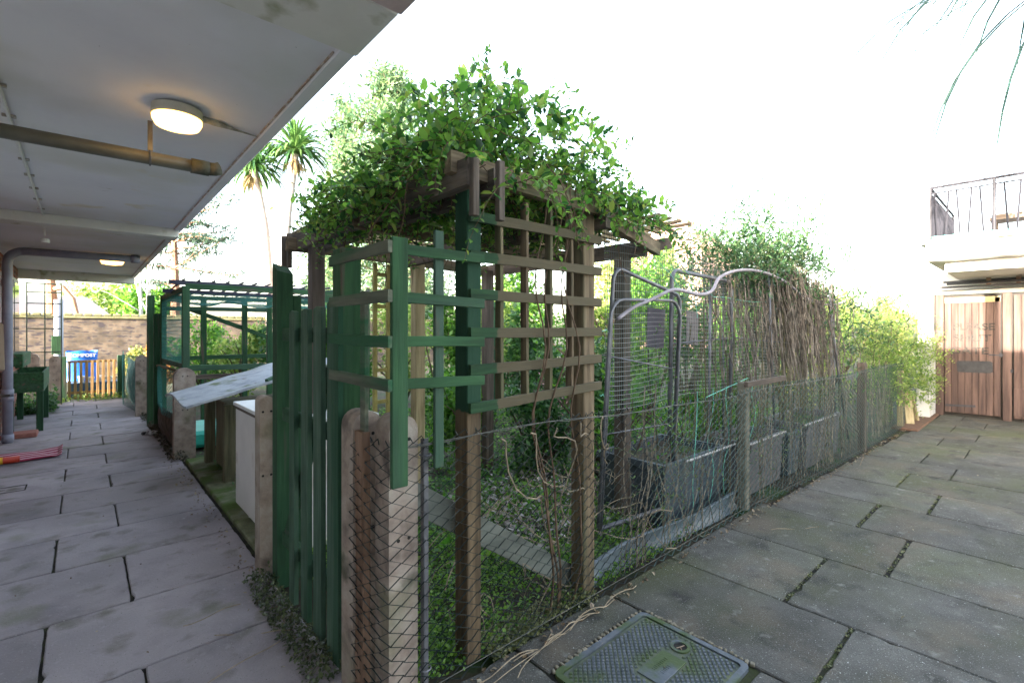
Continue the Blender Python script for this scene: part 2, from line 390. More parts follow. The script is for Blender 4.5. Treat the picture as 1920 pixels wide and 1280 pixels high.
# ---------------------------------------------------------------- MANHOLE COVER
iron = M('manhole_iron', [(.08, .095, .11), (.14, .155, .18)], scale=14, rough=.55, metal=.25, bump=.3, fine=90, spots=[((.07, .10, .04), 5, .5, .62)])
mossm = M('moss_iron', [(.05, .062, .05), (.095, .11, .085), (.15, .17, .09)], scale=9, rough=.9, bump=.5, fine=120)
mx0, mx1, my0, my1 = 1.43, 2.085, .83, 1.355
t = thing('manhole_cover', 'rectangular cast iron manhole cover with raised diamond studs and mossy grooves, set in the paving', 'manhole cover', ((mx0 + mx1) / 2, (my0 + my1) / 2, -.03))
def rrect(x0, x1, y0, y1, r, n=6):
    p = []
    for cx, cy, a0 in ((x1 - r, y1 - r, 0), (x0 + r, y1 - r, 90), (x0 + r, y0 + r, 180), (x1 - r, y0 + r, 270)):
        for k in range(n + 1): a = R(a0 + 90 * k / n); p.append((cx + r * math.cos(a), cy + r * math.sin(a)))
    return p
def ringpris(mb, po, pi, z0, z1):
    n = len(po); vs = [(*p, z) for z in (z0, z1) for pp in (po, pi) for p in pp]
    fs = []
    for i in range(n):
        j = (i + 1) % n
        fs += [(2 * n + i, 2 * n + j, 3 * n + j, 3 * n + i), (i, j, 2 * n + j, 2 * n + i), (n + j, n + i, 3 * n + i, 3 * n + j)]
    mb.add(vs, fs)
mb = MB(); ringpris(mb, rrect(mx0, mx1, my0, my1, .035), rrect(mx0 + .026, mx1 - .026, my0 + .026, my1 - .026, .02), -.03, .004)
put(mb, 'frame', iron, t)
pl = put(MB().prism(rrect(mx0 + .029, mx1 - .029, my0 + .029, my1 - .029, .018), -.03, -.003), 'plate', mossm, t)
mb = MB(); cxh, cyh = 1.975, 1.09; nx0, nx1, ny0, ny1 = 1.72, 1.90, .93, 1.02
nx0, nx1, ny0, ny1 = 1.70, 1.90, 1.02, 1.13
i = 0; x = mx0 + .045
while x < mx1 - .04:
    y = my0 + .045 + (.013 if i % 2 else 0)
    while y < my1 - .04:
        if math.hypot(x - cxh, y - cyh) > .055 and not (nx0 - .012 < x < nx1 + .012 and ny0 - .012 < y < ny1 + .012):
            a = .0105; b = .0085
            mb.add([(x - a, y, -.003), (x, y - b, -.003), (x + a, y, -.003), (x, y + b, -.003), (x - a * .7, y, .003), (x, y - b * .7, .003), (x + a * .7, y, .003), (x, y + b * .7, .003)],
                   [(4, 5, 6, 7), (0, 1, 5, 4), (1, 2, 6, 5), (2, 3, 7, 6), (3, 0, 4, 7)])
        y += .026
    x += .0145; i += 1
put(mb, 'studs', iron, pl)
mb = MB(); n = 28
ringpris(mb, [(cxh + .043 * math.cos(6.283 * k / n), cyh + .043 * math.sin(6.283 * k / n)) for k in range(n)], [(cxh + .029 * math.cos(6.283 * k / n), cyh + .029 * math.sin(6.283 * k / n)) for k in range(n)], -.003, .004)
rg = put(mb, 'lifting_ring', iron, t)
put(MB().lathe([(.029, 0), (.029, .0012)], (cxh, cyh, -.003)), 'hole', M('hole_dark', [(.008, .008, .008), (.02, .018, .015)], rough=.9), rg)
mb = MB(); mb.tube([(cxh - .02, cyh + .006, .0005), (cxh, cyh - .003, .002), (cxh + .022, cyh - .008, .0005)], .0022, 5); mb.tube([(cxh - .012, cyh - .014, .0), (cxh - .002, cyh, .001)], .0018, 5)
put(mb, 'handle_bar', M('rust', [(.2, .13, .09), (.3, .22, .16)], rough=.8), rg)
pt = put(MB().box(((nx0 + nx1) / 2, (ny0 + ny1) / 2, -.0005), (nx1 - nx0, ny1 - ny0, .007), None, .0015), 'name_plate', iron, t)
mb = MB()
for row, (a, b, yy) in enumerate(((1.755, 1.85, 1.09), (1.765, 1.83, 1.055))):
    x = a
    while x < b:
        wd = random.choice((.006, .009)); mb.box((x + wd / 2, yy, .0038), (.0022, .016, .0016))
        if random.random() < .75: mb.box((x + wd / 2 + .003, yy + random.choice((-.007, 0, .007)), .0038), (.005, .0022, .0015))
        x += wd + .004
put(mb, 'raised_lettering', iron, pt)
mb = MB()
for k in range(46):
    a = k / 46; x = mx1 + .012 + random.gauss(0, .004); y = my0 + a * (my1 - my0)
    if k % 2: x, y = mx0 + a * (mx1 - mx0), my1 + .008 + random.gauss(0, .003)
    mb.box((x, y, .0), (random.uniform(.012, .03), random.uniform(.01, .022), .012), Matrix.Rotation(random.random() * 3, 3, 'Z'), .003)
put(mb, 'mortar_surround', M('mortar', [(.1, .09, .06), (.25, .22, .17)], scale=30, rough=1), t)

# ---------------------------------------------------------------- LEFT BUILDING
soff = M('soffit_paint', [(.66, .65, .71), (.72, .71, .76), (.74, .73, .77)], scale=1.2, rough=.75, bump=.12, fine=25, spots=[((.28, .26, .2), 5, .74, .82), ((.3, .3, .3), 60, .74, .78), ((.58, .57, .53), 1.1, .5, .75), ((.62, .55, .42), 2.6, .66, .76)])
band = M('render_cream', [(.58, .57, .54), (.68, .67, .63)], scale=3, rough=.85, bump=.15, spots=[((.3, .3, .2), 6, .62, .75)])
pink = M('pink_render', [(.42, .33, .32), (.52, .43, .42)], scale=20, rough=.9, bump=.5)
bld = thing('apartment_building', 'low brick building with a white concrete canopy over the path', 'building', (-4, 5, 0))
brk = brickmat('house_brick', 1, (.35, .13, .08), (.28, .10, .07), (.3, .27, .23))
mb = MB(); mb.box((-4.3, 8.55, 1.37), (6.94, 6.45, 2.74)); put(mb, 'wall', brk, bld)
put(MB().box((-4.3, -1.3, 1.37), (6.96, 13.2, 2.72)), 'bounce_wall', M('wall_render', [(.55, .53, .52), (.64, .62, .61)], scale=3, bump=.2), bld)  # unseen wall stretch, pale render added to bounce light onto the soffit
mb = MB()
mb.box((-.35, 5.0, 2.60), (2.22, 14.0, .28), None, .01)
mb.box((.74, 5.0, 2.46), (.06, 14.02, .04), None, .005)
slabo = put(mb, 'canopy', soff, bld)
mb = MB()
for y0, y1, zz in ((1.42, 1.75, 2.435), (6.05, 6.3, 2.37), (11.75, 12.0, 2.31)):
    mb.box((-.055, (y0 + y1) / 2, (zz + 2.46) / 2 + .0), (1.60 if zz < 2.43 else 1.66, y1 - y0, 2.46 - zz), None, .006)
for k, (y0, y1, zz) in enumerate(((8.2, 8.4, 2.4),)): pass
put(mb, 'crossbeam', band, bld)
put(MB().box((-.08, -.25, 2.44), (1.70, 3.3, .04), None, .004), 'pink_soffit_panel', pink, bld)
# shallow groove strip near the edge, with rust and peeling
put(MB().box((.705, 6.9, 2.4505), (.007, 10.2, .006)), 'drip_strip', M('rusty_strip', [(.62, .6, .6), (.35, .24, .17), (.62, .6, .6)], scale=9, rough=.9), slabo)
win = put(MB().box((-.80, 10.2, 1.55), (.07, 1.6, 1.3), None, .004), 'window', whitep, bld)
mb = MB()
for k in range(2): mb.box((-.76, 9.82 + .76 * k, 1.6), (.012, .62, 1.05))
put(mb, 'pane', glass(), win)
put(MB().box((-.77, 10.2, .87), (.14, 1.75, .06), None, .006), 'window_sill', M('red_sill', [(.25, .09, .07), (.33, .14, .11)], rough=.7), win)
put(MB().box((-.745, 8.75, 1.2), (.08, .3, .6), None, .02), 'meter_box', M('beige_box', [(.45, .36, .26), (.5, .42, .32)], rough=.6), bld)
# conduit on the soffit and its junction box
cond = thing('electrical_conduit', 'thin white conduit with clips running along the underside of the canopy', 'conduit', (-.2, 5, 2.44))
mb = MB(); mb.tube([(-.27, 2.9, 2.447), (-.27, 6.34, 2.447)], .008, 6); mb.tube([(-.27, 6.345, 2.44), (-.27, 6.345, 2.30)], .008, 6); put(mb, 'conduit_pipe', whitep, cond)
mb = MB()
for k in range(9): mb.box((-.27, 3.0 + k * .4, 2.453), (.05, .018, .012))
put(mb, 'clip', M('clip_dirty', [(.25, .2, .15), (.5, .5, .5)], scale=30), cond)
put(MB().lathe([(.035, -.03), (.035, 0), (.02, .01)], (-.27, 6.38, 2.27), 16), 'junction_box', whitep, cond)

def ceiling_light(name, label, x, y, z, s=1.0):
    t = thing(name, label, 'light', (x, y, z), 'round lamps under the canopy')
    put(MB().lathe([(.116 * s, 0), (.116 * s, -.035 * s), (.112 * s, -.04 * s)], (x, y, z), 40), 'lamp_base', M('lamp_base', [(.45, .43, .38), (.55, .53, .48)], scale=20), t, smooth=False)
    gm = MC.get('lampglow') or glow('lamp_glow', (1, .54, .12), LAMP); MC['lampglow'] = gm
    put(MB().lathe([(.114 * s, -.04 * s), (.113 * s, -.065 * s), (.100 * s, -.092 * s), (.06 * s, -.100 * s), (.0 + .01, -.102 * s)], (x, y, z), 40), 'lamp_shade', gm, t, smooth=True)
    ring = MB()
    ring.lathe([(.117 * s, -.036 * s), (.119 * s, -.04 * s), (.119 * s, -.048 * s), (.1165 * s, -.05 * s)], (x, y, z), 40); put(ring, 'rim', M('lamp_rim', [(.55, .52, .42), (.6, .57, .48)]), t, smooth=True)
LAMP = .8
ceiling_light('ceiling_light', 'lit round bulkhead lamp nearest the viewer under the canopy', .335, 2.76, 2.45, .88)
ceiling_light('ceiling_light', 'smaller looking lit round lamp deeper under the canopy, near the far bay', .31, 8.85, 2.45, 1.15)
# cables from the lamps to the edge
mb = MB(); mb.tube([(.43, 2.79, 2.447), (.5, 2.80, 2.446), (.6, 2.83, 2.447), (.70, 2.85, 2.447)], [.014, .016, .006, .003], 6)
o = put(mb, 'lamp_cable', M('dirty_cable', [(.12, .12, .1), (.5, .5, .46)], scale=25), base=(.45, 2.66, 2.44)); tag(o, 'short dirty cable lump between the nearest round lamp and the canopy edge', 'cable')

greyp = M('grey_plastic', [(.14, .135, .13), (.19, .185, .18)], scale=8, rough=.5, bump=.05)
dpl = M('downpipe_paint', [(.2, .2, .26), (.28, .28, .35)], scale=8, rough=.5, bump=.05)
def arc(c, r, a0, a1, u, v, n=6):
    return [Vector(c) + Vector(u) * r * math.cos(R(a0 + (a1 - a0) * k / n)) + Vector(v) * r * math.sin(R(a0 + (a1 - a0) * k / n)) for k in range(n + 1)]
t = thing('waste_pipe', 'grey plastic waste pipe crossing the soffit beside the nearest lamp', 'pipe', (.1, 2.88, 2.3), 'waste pipes under the canopy')
pz = 2.26
put(MB().tube([(-.85, 3.02, pz), (.50, 2.98, pz)], .032, 16), 'pipe', M('pipe_olive', [(.085, .08, .062), (.13, .12, .095)], scale=7, rough=.5, bump=.05), t, smooth=True)
mb = MB(); mb.tube([(.42, 2.98, pz), (.50, 2.98, pz)], .038, 16); mb.tube([(.50, 2.98, pz), (.53, 2.98, pz + .004), (.55, 2.98, pz + .012)], .034, 16)
put(mb, 'elbow', M('pipe_dirty', [(.03, .035, .02), (.14, .13, .10)], scale=14, rough=.8), t, smooth=True)
mb = MB()
for x in (.25, -.45): mb.tube(arc((x, 2.985, pz), .036, 0, 360, (0, 1, 0), (0, 0, 1), 14), .004, 5); mb.box((x, 2.985, pz + .11), (.02, .006, .15))
put(mb, 'bracket', galv, t)
t = thing('drain_pipe', 'grey drainpipe turning from the soffit down the brick wall', 'pipe', (-.7, 8.67, 0), 'waste pipes under the canopy')
pz = 2.40
put(MB().tube([(.60, 8.5, pz), (-.55, 8.6, pz)] + arc((-.55, 8.62, pz - .15), .15, 90, 180, (1, 0, 0), (0, 0, 1)) + [(-.70, 8.65, 1.0), (-.70, 8.67, 0)], .05, 16), 'pipe', dpl, t, smooth=True)
mb = MB()
for z in (.02, .52, .58, 1.95): mb.tube([(-.70, 8.66, z), (-.70, 8.66, z + .09)], .058, 16)
mb.tube([(.50, 8.51, pz), (.58, 8.505, pz)], .058, 14)
put(mb, 'collar', dpl, t, smooth=True)
put(MB().box((-.735, 8.665, .60), (.12, .15, .02)), 'bracket', darkwood('z'), t)

# ---------------------------------------------------------------- LEFT PATH OBJECTS
t = thing('planter_trough', 'dark green wooden trough on legs standing against the brick wall', 'planter', (-.65, 10.0, 0))
mb = MB(); x0, x1, y0, y1, z0, z1 = -.78, -.42, 9.4, 10.9, .55, .82
mb.box((x0, (y0 + y1) / 2, (z0 + z1) / 2), (.02, y1 - y0, z1 - z0)); mb.box((x1, (y0 + y1) / 2, (z0 + z1) / 2), (.02, y1 - y0, z1 - z0))
mb.box(((x0 + x1) / 2, y0, (z0 + z1) / 2), (x1 - x0, .02, z1 - z0)); mb.box(((x0 + x1) / 2, y1, (z0 + z1) / 2), (x1 - x0, .02, z1 - z0)); mb.box(((x0 + x1) / 2, (y0 + y1) / 2, z0 + .02), (x1 - x0 - .02, y1 - y0 - .02, .02))
put(mb, 'trough', green('y'), t)
for lx in (x0 + .04, x1 - .03):
    for ly in (y0 + .04, y1 - .04): put(MB().box((lx, ly, .30), (.07, .07, .6), None, .003), 'leg', gdark('z'), t)
o = put(MB().box((-.70, 10.2, .98), (.16, 1.3, .2), None, .01), 'window_box', green('y'), base=(-.7, 10.2, .9)); tag(o, 'small dark green window box fixed below the white window', 'planter')
o = put(MB().box((-.62, 9.05, .03), (.34, .3, .06), None, .01), 'step_block', M('brick_red', [(.25, .09, .07), (.34, .15, .12)], scale=20, rough=.9), base=(-.62, 9.05, 0)); tag(o, 'low red brick step beside the foot of the drainpipe', 'step')
# striped mat
def matfn(u, v):
    x = -1.0 + u * .82; y = 7.32 + v * .5 + .02 * math.sin(u * 7)
    return (x, y, .012 + .02 * abs(math.sin(u * 6 + v * 2)) * u * u + (.02 if u > .97 else 0))
def stripes():
    m = bpy.data.materials.new('mat_stripes'); m.use_nodes = True; n = m.node_tree.nodes; l = m.node_tree.links
    g = n.new('ShaderNodeNewGeometry'); s = n.new('ShaderNodeSeparateXYZ'); l.new(g.outputs['Position'], s.inputs[0])
    a = n.new('ShaderNodeMath'); a.operation = 'MULTIPLY'; a.inputs[1].default_value = 8.5; l.new(s.outputs[1], a.inputs[0])
    b = n.new('ShaderNodeMath'); b.operation = 'FRACT'; l.new(a.outputs[0], b.inputs[0])
    c = n.new('ShaderNodeMath'); c.operation = 'GREATER_THAN'; c.inputs[1].default_value = .62; l.new(b.outputs[0], c.inputs[0])
    mx = n.new('ShaderNodeMix'); mx.data_type = 'RGBA'; l.new(c.outputs[0], mx.inputs[0]); mx.inputs[6].default_value = (.28, .015, .06, 1); mx.inputs[7].default_value = (.6, .42, .48, 1)
    l.new(mx.outputs[2], n['Principled BSDF'].inputs['Base Color']); n['Principled BSDF'].inputs['Roughness'].default_value = .95; return m
mb = MB().grid(matfn, 24, 8); o = put(mb, 'striped_mat', stripes(), base=(-.6, 7.5, 0)); tag(o, 'red and pink striped mat lying on the path', 'mat')
sm = o.modifiers.new('thick', 'SOLIDIFY'); sm.thickness = .008
t = thing('doormat_roll', 'small red and yellow packet lying on the edge of the striped mat', 'packet', (-.62, 7.2, 0))
put(MB().tube([(-.95, 7.30, .045), (-.50, 7.27, .045)], .035, 12), 'packet', M('packet_red', [(.35, .02, .01), (.45, .05, .02)], rough=.5), t, smooth=True)
put(MB().tube([(-.80, 7.288, .045), (-.62, 7.276, .045)], .036, 12, False), 'yellow_band', M('packet_yellow', [(.7, .35, .02), (.75, .5, .05)], rough=.5), t, smooth=True)
o = put(MB().tube([(-.72, 7.62, .02), (-.84, 7.75, .35), (-.86, 7.8, .5)], [.03, .022, .02], 10), 'broom_handle', M('blue_plastic', [(.05, .15, .5), (.08, .2, .6)], rough=.4), base=(-.72, 7.6, 0)); tag(o, 'short bright blue plastic handle leaning above the striped mat', 'handle')
o = put(MB().box((-.53, 6.0, .0032), (.30, .01, .002)).box((-.53, 6.2, .0032), (.30, .01, .002)).box((-.68, 6.1, .0032), (.01, .2, .002)).box((-.38, 6.1, .0032), (.01, .2, .002)).box((-.56, 6.1, .0034), (.1, .008, .002)), 'drain_hatch', jm, base=(-.53, 6.1, 0)); tag(o, 'faint rectangular hatch outline set into the path slabs', 'hatch')

# far metal trellis
t = thing('metal_trellis', 'thin dark metal grid trellis at the end of the building', 'trellis', (-.9, 12.2, 0))
mb = MB(); tx = [W(50, 8.8), W(84, 8.95), W(115, 9.1)]
for p in tx: mb.tube([(p.x, p.y, .0), (p.x, p.y, 2.3)], .011, 5)
for py in (532, 548, 569, 593, 616, 660):
    z = ZAT(py, 8.95); mb.tube([(tx[0].x, tx[0].y, z), (tx[2].x, tx[2].y, z)], .011, 5)
put(mb, 'grid', M('dark_metal', [(.015, .03, .02), (.03, .05, .035)], rough=.5), t)

# concrete fence posts
def cpost(x, y, h, wx=.12, wy=.10, holes=True, m=None):
    """tall post, rounded top across x"""
    mb = MB(); n = 10; r = wx / 2
    prof = [(x - r, -.05)] + [(x + r, -.05)] + [(x + r * math.cos(math.pi * k / n), h - r + r * math.sin(math.pi * k / n)) for k in range(n + 1)]
    mb.prism(prof, y - wy / 2, y + wy / 2, 'y'); return mb
def boltholes(parent, x, y, h, wy):
    mb = MB()
    for dx, dz in ((-.022, -.09), (.022, -.09), (-.022, -.46), (.022, -.46)):
        mb.tube([(x + dx, y - wy / 2 - .001, h + dz), (x + dx, y - wy / 2 + .01, h + dz)], .007, 8)
    put(mb, 'bolt_hole', MC['hole_dark'], parent)
def post_thing(label, x, y, h, wx=.12, wy=.10):
    t = thing('concrete_post', label, 'post', (x, y, 0), 'concrete posts along the left path')
    put(cpost(x, y, h, wx, wy), 'shaft', concrete_post, t); boltholes(t, x, y, h, wy); return t
post_thing('grey round topped concrete post right in front of the tilted hutch roof', .84, 6.40, .99, .20, .12)
post_thing('mossy concrete post beside the tall green post, with a netting fence behind it', .72, 9.95, 1.0, .16, .12)
p = W(58, 9.0); post_thing('pale rounded concrete post behind the metal trellis on the left', p.x, p.y, .98, .24, .12)
p = W(103, 9.2); post_thing('rough dark concrete post to the left of the small wooden gate', p.x, p.y, .92, .16, .12)
post_thing('pinkish concrete post at the hinge side of the green picket gate, behind its tall post', .80, 3.09, 1.02, .075, .11)
# tall green posts on the left fence line
for x, y, h, wd, lab in ((.76, 9.0, 1.93, .09, 'tall green painted post halfway down the left path'), (.80, 8.6, 1.65, .08, 'shorter weathered green post just in front of the tall one by the cage')):
    o = put(MB().box((x, y, h / 2), (wd, wd, h), None, .004), 'green_post', green('z') if h > 1.8 else gdark('z'), base=(x, y, 0)); tag(o, lab, 'post')

# ---------------------------------------------------------------- CHAIN LINK
def chain_mesh(path, z0, z1, cell=.05, r=.0028, sag=.012, n=3, seed=1, depth=.0035):
    rs = random.Random(seed); mb = MB()
    P = [Vector(p) for p in path]; seg = [(P[i + 1] - P[i]).length for i in range(len(P) - 1)]; tot = sum(seg)
    def at(s):
        s = max(0, min(tot, s)); i = 0
        while i < len(seg) - 1 and s > seg[i]: s -= seg[i]; i += 1
        d = (P[i + 1] - P[i]).normalized(); return P[i] + d * s, Vector((d.y, -d.x, 0))
    rows = int((z1(0) - z0) / (cell * .5)); k = 0; s = cell / 2
    while s < tot - .01:
        pts = []
        top = z1(s)
        for j in range(rows + 1):
            sg = -1 if ((j + k) % 2) else 1
            f = j / rows; z = z0 + (top - z0) * f + sag * math.sin(s * 3.1) * math.sin(f * 3.1)
            dx = .008 * math.sin(z * 9 + s * 2) ; q, nn = at(s + sg * cell / 2 * 1.02 + dx)
            q = q + nn * (.012 * math.sin(s * 1.7 + z * 3) * f + depth * (1 if ((j + k) % 2) else -1))
            pts.append((q.x, q.y, z))
        q, nn = at(s + .0); pts.append((q.x + .006, q.y, pts[-1][2] + .022)); q, nn = at(s + cell * .35); pts.append((q.x, q.y, pts[-1][2] - .018))
        mb.tube(pts, r, n, cap=False); s += cell; k += 1
    return mb
ftop = lambda s: .985 - .018 * min(s, 3) + .01 * math.sin(s * 2)
f = thing('chain_link_fence', 'dark green chain link fence along the right terrace with its corner by the gate', 'fence', (2.0, 1.58, 0))
fpath = [(.775, 1.80, 0), (.80, 1.565, 0), (3.80, 1.545, 0), (5.5, 1.45, 0), (8.85, 1.39, 0)]
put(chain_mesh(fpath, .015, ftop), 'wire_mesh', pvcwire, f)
mb = MB()
lw = []
for i in range(60):
    s = i / 59; x = .80 + s * 8.0; y = np.interp(x, [.8, 3.8, 5.5, 8.85], [1.56, 1.54, 1.445, 1.385]); lw.append((x, y, ftop(x - .6) - .004 + .006 * math.sin(x * 5)))
mb.tube(lw, .0022, 4); mb.tube([(a, b - .004, c - .003 + .004 * math.sin(a * 17)) for a, b, c in lw], .0015, 4)
mb.tube([(a, b, .05) for a, b, c in lw], .0018, 4)
put(mb, 'line_wire', M('line_wire', [(.03, .035, .03), (.14, .13, .11)], scale=30, rough=.6, metal=.3), f)
for x, y in ((.835, 1.84), (.89, 1.655)):
    o = put(cpost(x, y, 1.085, .12, .11), 'corner_post', concrete_post, f); boltholes(o, x, y, 1.085, .11)
put(MB().box((3.87, 1.60, .50), (.075, .07, 1.0), None, .008), 'line_post', M('dull_post', [(.07, .07, .05), (.14, .13, .10), (.2, .19, .15)], scale=9, rough=.95, bump=.6), f)
put(MB().box((6.85, 1.47, .50), (.09, .08, 1.05), None, .008), 'line_post', darkwood('z'), f)
put(MB().box((8.80, 1.43, .40), (.07, .07, .85), None, .006), 'line_post', palewood('z'), f)
put(MB().beam((.795, 1.745, 0), (.79, 1.735, 1.02), .03, .07, up=(0, 1, 0)), 'infill_board', M('orange_brown_board', [(.07, .04, .025), (.17, .10, .065), (.25, .16, .11)], scale=24, st=(1, 1, .1), rough=.9, bump=.7), f)
mb = MB(); mb.box((.975, 1.585, .50), (.022, .006, .98)); mb.box((.965, 1.592, .50), (.004, .02, .98)); put(mb, 'stretcher_bar', galv, f)
mb = MB()
for z in (.97, .93, .12): mb.tube(arc((.97, 1.58, z), .022, 0, 360, (1, 0, 0), (0, 1, 0), 10), .003, 4)
put(mb, 'tie_wire', galv, f)
mb = MB(); mb.beam((3.82, 1.56, .985), (4.45, 1.50, 1.0), .03, .04); put(mb, 'top_brace', darkwood('x'), f)

# ---------------------------------------------------------------- GREEN PICKET GATE
g = thing('picket_gate', 'dark green wooden picket gate closing the garden beside the path', 'gate', (.80, 2.45, 0))
def picket(x, y0, y1, z0, z1, th=.022):
    return MB().prism([(y0, z0), (y1, z0), (y1, z1 - .012), ((y0 + y1) / 2, z1), (y0, z1 - .006)], x - th / 2, x + th / 2, 'x')
for y0, y1, z1, ma in ((2.49, 2.565, 1.50, 'd'), (2.30, 2.39, 1.505, 'd'), (2.13, 2.225, 1.51, 'd'), (1.94, 2.06, 1.53, 'd')):
    put(picket(.79, y0, y1, .04 if y0 > 2 else .02, z1), 'picket', wood('gate_green', [(.03, .06, .04), (.05, .10, .065), (.09, .135, .10)], 'z', spots=[((.015, .06, .03), 4, .54, .62)]), g)
for z in (1.38, .95, .28): put(MB().box((.82, 2.40, z), (.03, .74, .07), None, .003), 'rail', gdark('y'), g)
put(MB().beam((.82, 2.72, .30), (.82, 2.05, 1.33), .025, .06), 'brace', gdark('y'), g)
gp = thing('gate_post', 'tall dark green square gate post with a slanted top, left of the picket gate', 'post', (.83, 2.95, 0))
mb = MB(); s = .042; zt = 1.73
for (cx, cy) in ((.835, 2.86),):
    vs = [(cx - s, cy - s, -.02), (cx + s, cy - s, -.02), (cx + s, cy + s, -.02), (cx - s, cy + s, -.02),
          (cx - s, cy - s, zt), (cx + s, cy - s, zt - .015), (cx + s, cy + s, zt + .03), (cx - s, cy + s, zt + .05)]
    mb.add(vs, [(3, 2, 1, 0), (4, 5, 6, 7), (0, 1, 5, 4), (1, 2, 6, 5), (2, 3, 7, 6), (3, 0, 4, 7)])
put(mb, 'post', gdark('z'), gp)
put(MB().box((.905, 2.86, .80), (.045, .05, 1.6), None, .003), 'stop_batten', gdark('z'), gp)
gp2 = put(MB().box((.875, 2.08, .88), (.09, .10, 1.76), None, .004), 'hinge_post', green('z'), base=(.875, 2.08, 0)); tag(gp2, 'wide green post between the picket gate and the corner trellis', 'post')

# ---------------------------------------------------------------- CORNER TRELLIS
gside = wood('trellis_side', [(.06, .07, .05), (.11, .12, .085), (.15, .155, .11)], 'y', spots=[((.02, .09, .04), 6, .5, .6)])
t = thing('corner_trellis', 'small green lattice wrapped round the corner above the concrete posts', 'trellis', (.80, 1.53, .86))
put(MB().box((.822, 1.51, 1.29), (.062, .02, .87), None, .003), 'corner_slat', green('z'), t)
put(MB().box((1.01, 1.55, 1.33), (.04, .018, .90), None, .003), 'upright', green('z'), t)
put(MB().box((.798, 1.735, 1.24), (.018, .04, .62), None, .003), 'upright', gside, t)
for z in (1.69, 1.52, 1.362, 1.212):
    put(MB().beam((.80, 1.532, z), (1.215, 1.532, z + random.uniform(-.012, .004)), .014, .038), 'batten', green('x'), t)
    put(MB().beam((.783, 1.50, z), (.783, 2.03, z + random.uniform(-.006, .012)), .016, .042), 'batten', gside, t)

# ---------------------------------------------------------------- PERGOLA with lattice front
pg = thing('pergola', 'weathered wooden pergola with lattice front and slatted roof carrying the climber', 'pergola', (1.6, 2.5, 0))
def splitmat(ax, val, cols, name, ga):
    return M(name, cols, scale=28, st={'x': (.08, 1, 1), 'z': (1, 1, .08)}[ga], rough=.85, bump=.5, fine=60, isl=.12, split=(ax, val, .04, (.13, .10, .06) if ax == 'X' else (.015, .066, .035)))
postm = splitmat('Z', 1.06, BROWN, 'post_brown_green', 'z')
put(MB().box((1.235, 1.665, 1.03), (.075, .09, 2.06), None, .004), 'post', postm, pg)
for x, y, h, m_ in ((1.985, 1.655, 2.05, brown('z')), (1.22, 3.42, 2.0, M('grey_post', [(.09, .07, .065), (.17, .14, .13)], scale=28, st=(1, 1, .08), bump=.4)), (2.12, 3.57, 2.0, palewood('z')), (3.0, 3.72, 2.0, darkwood('z')), (3.0, 2.12, 1.98, darkwood('z'))):
    put(MB().box((x, y, h / 2), (.09, .09, h), None, .005), 'post', m_, pg)
gb = splitmat('X', 1.34, GREEN, 'batten_green_brown', 'x')
for z, dz in ((1.88, .0), (1.715, .0), (1.555, -.005), (1.395, .0), (1.24, .012), (1.08, .03)):
    put(MB().beam((1.195, 1.60, z - .003), (2.065, 1.60, z + dz), .02, .044), 'lattice_batten', gb, pg)
for x, z1 in ((1.375, 2.0), (1.53, 1.99), (1.685, 2.0), (1.84, 1.98)):
    put(MB().beam((x, 1.621, 1.08 if x != 1.53 else 1.09), (x + random.uniform(-.006, .006), 1.621, z1), .018, .04, up=(0, 1, 0)), 'lattice_upright', brown('z'), pg)
for a, b in (((1.13, 1.50, 2.02), (1.13, 3.62, 2.02)), ((1.29, 1.53, 2.02), (1.29, 3.60, 2.02)), ((2.07, 1.55, 2.0), (2.07, 3.7, 2.0)), ((3.05, 1.95, 2.0), (3.05, 3.8, 2.0))):
    put(MB().beam(a, b, .045, .11), 'side_beam', darkwood('y'), pg)
for a, b in (((1.08, 1.59, 2.07), (2.15, 1.59, 2.05)), ((2.1, 1.62, 2.03), (3.05, 1.86, 1.98)), ((1.05, 3.50, 2.0), (3.1, 3.78, 2.0)), ((1.08, 2.5, 2.0), (3.05, 2.6, 1.99))):
    put(MB().beam(a, b, .045, .09), 'cross_beam', brown('x'), pg)
put(MB().beam((2.35, 2.3, 1.86), (3.15, 1.82, 2.03), .045, .08), 'diagonal_rafter', darkwood('x'), pg)
for x, y in ((1.08, 3.55), (1.08, 3.67), (1.12, 1.47), (1.25, 1.47)): put(MB().box((x, y, 1.96), (.03, .03, .24), None, .003), 'hanging_batten', darkwood('z'), pg)
k = 0
for i in range(22):
    y = 1.62 + i * .09; put(MB().beam((1.12, y, 2.098), (3.05, y + .12, 2.09), .03, .018), 'roof_slat', palewood('x') if 1 else brown('x'), pg)
for i in range(16):
    x = 1.16 + i * .125; put(MB().beam((x, 1.6, 2.117), (x, 3.75, 2.115), .03, .018), 'roof_slat', brown('y'), pg)
# ladder like trellis at the back
t = thing('ladder_trellis', 'yellowish narrow ladder trellis standing inside the pergola', 'trellis', (1.5, 3.0, 0))
mb = MB(); a = W(703, 3.9); b = W(728, 4.0)
mb.beam((a.x, a.y, 0), (a.x, a.y, 1.95), .03, .03, up=(0, 1, 0)); mb.beam((b.x, b.y, 0), (b.x, b.y, 1.95), .03, .03, up=(0, 1, 0))
for i in range(7): mb.beam((a.x, a.y, .3 + i * .26), (b.x, b.y, .3 + i * .26), .02, .03)
put(mb, 'ladder_frame', M('yellow_wood', [(.2, .17, .05), (.36, .3, .1)], scale=12), t)

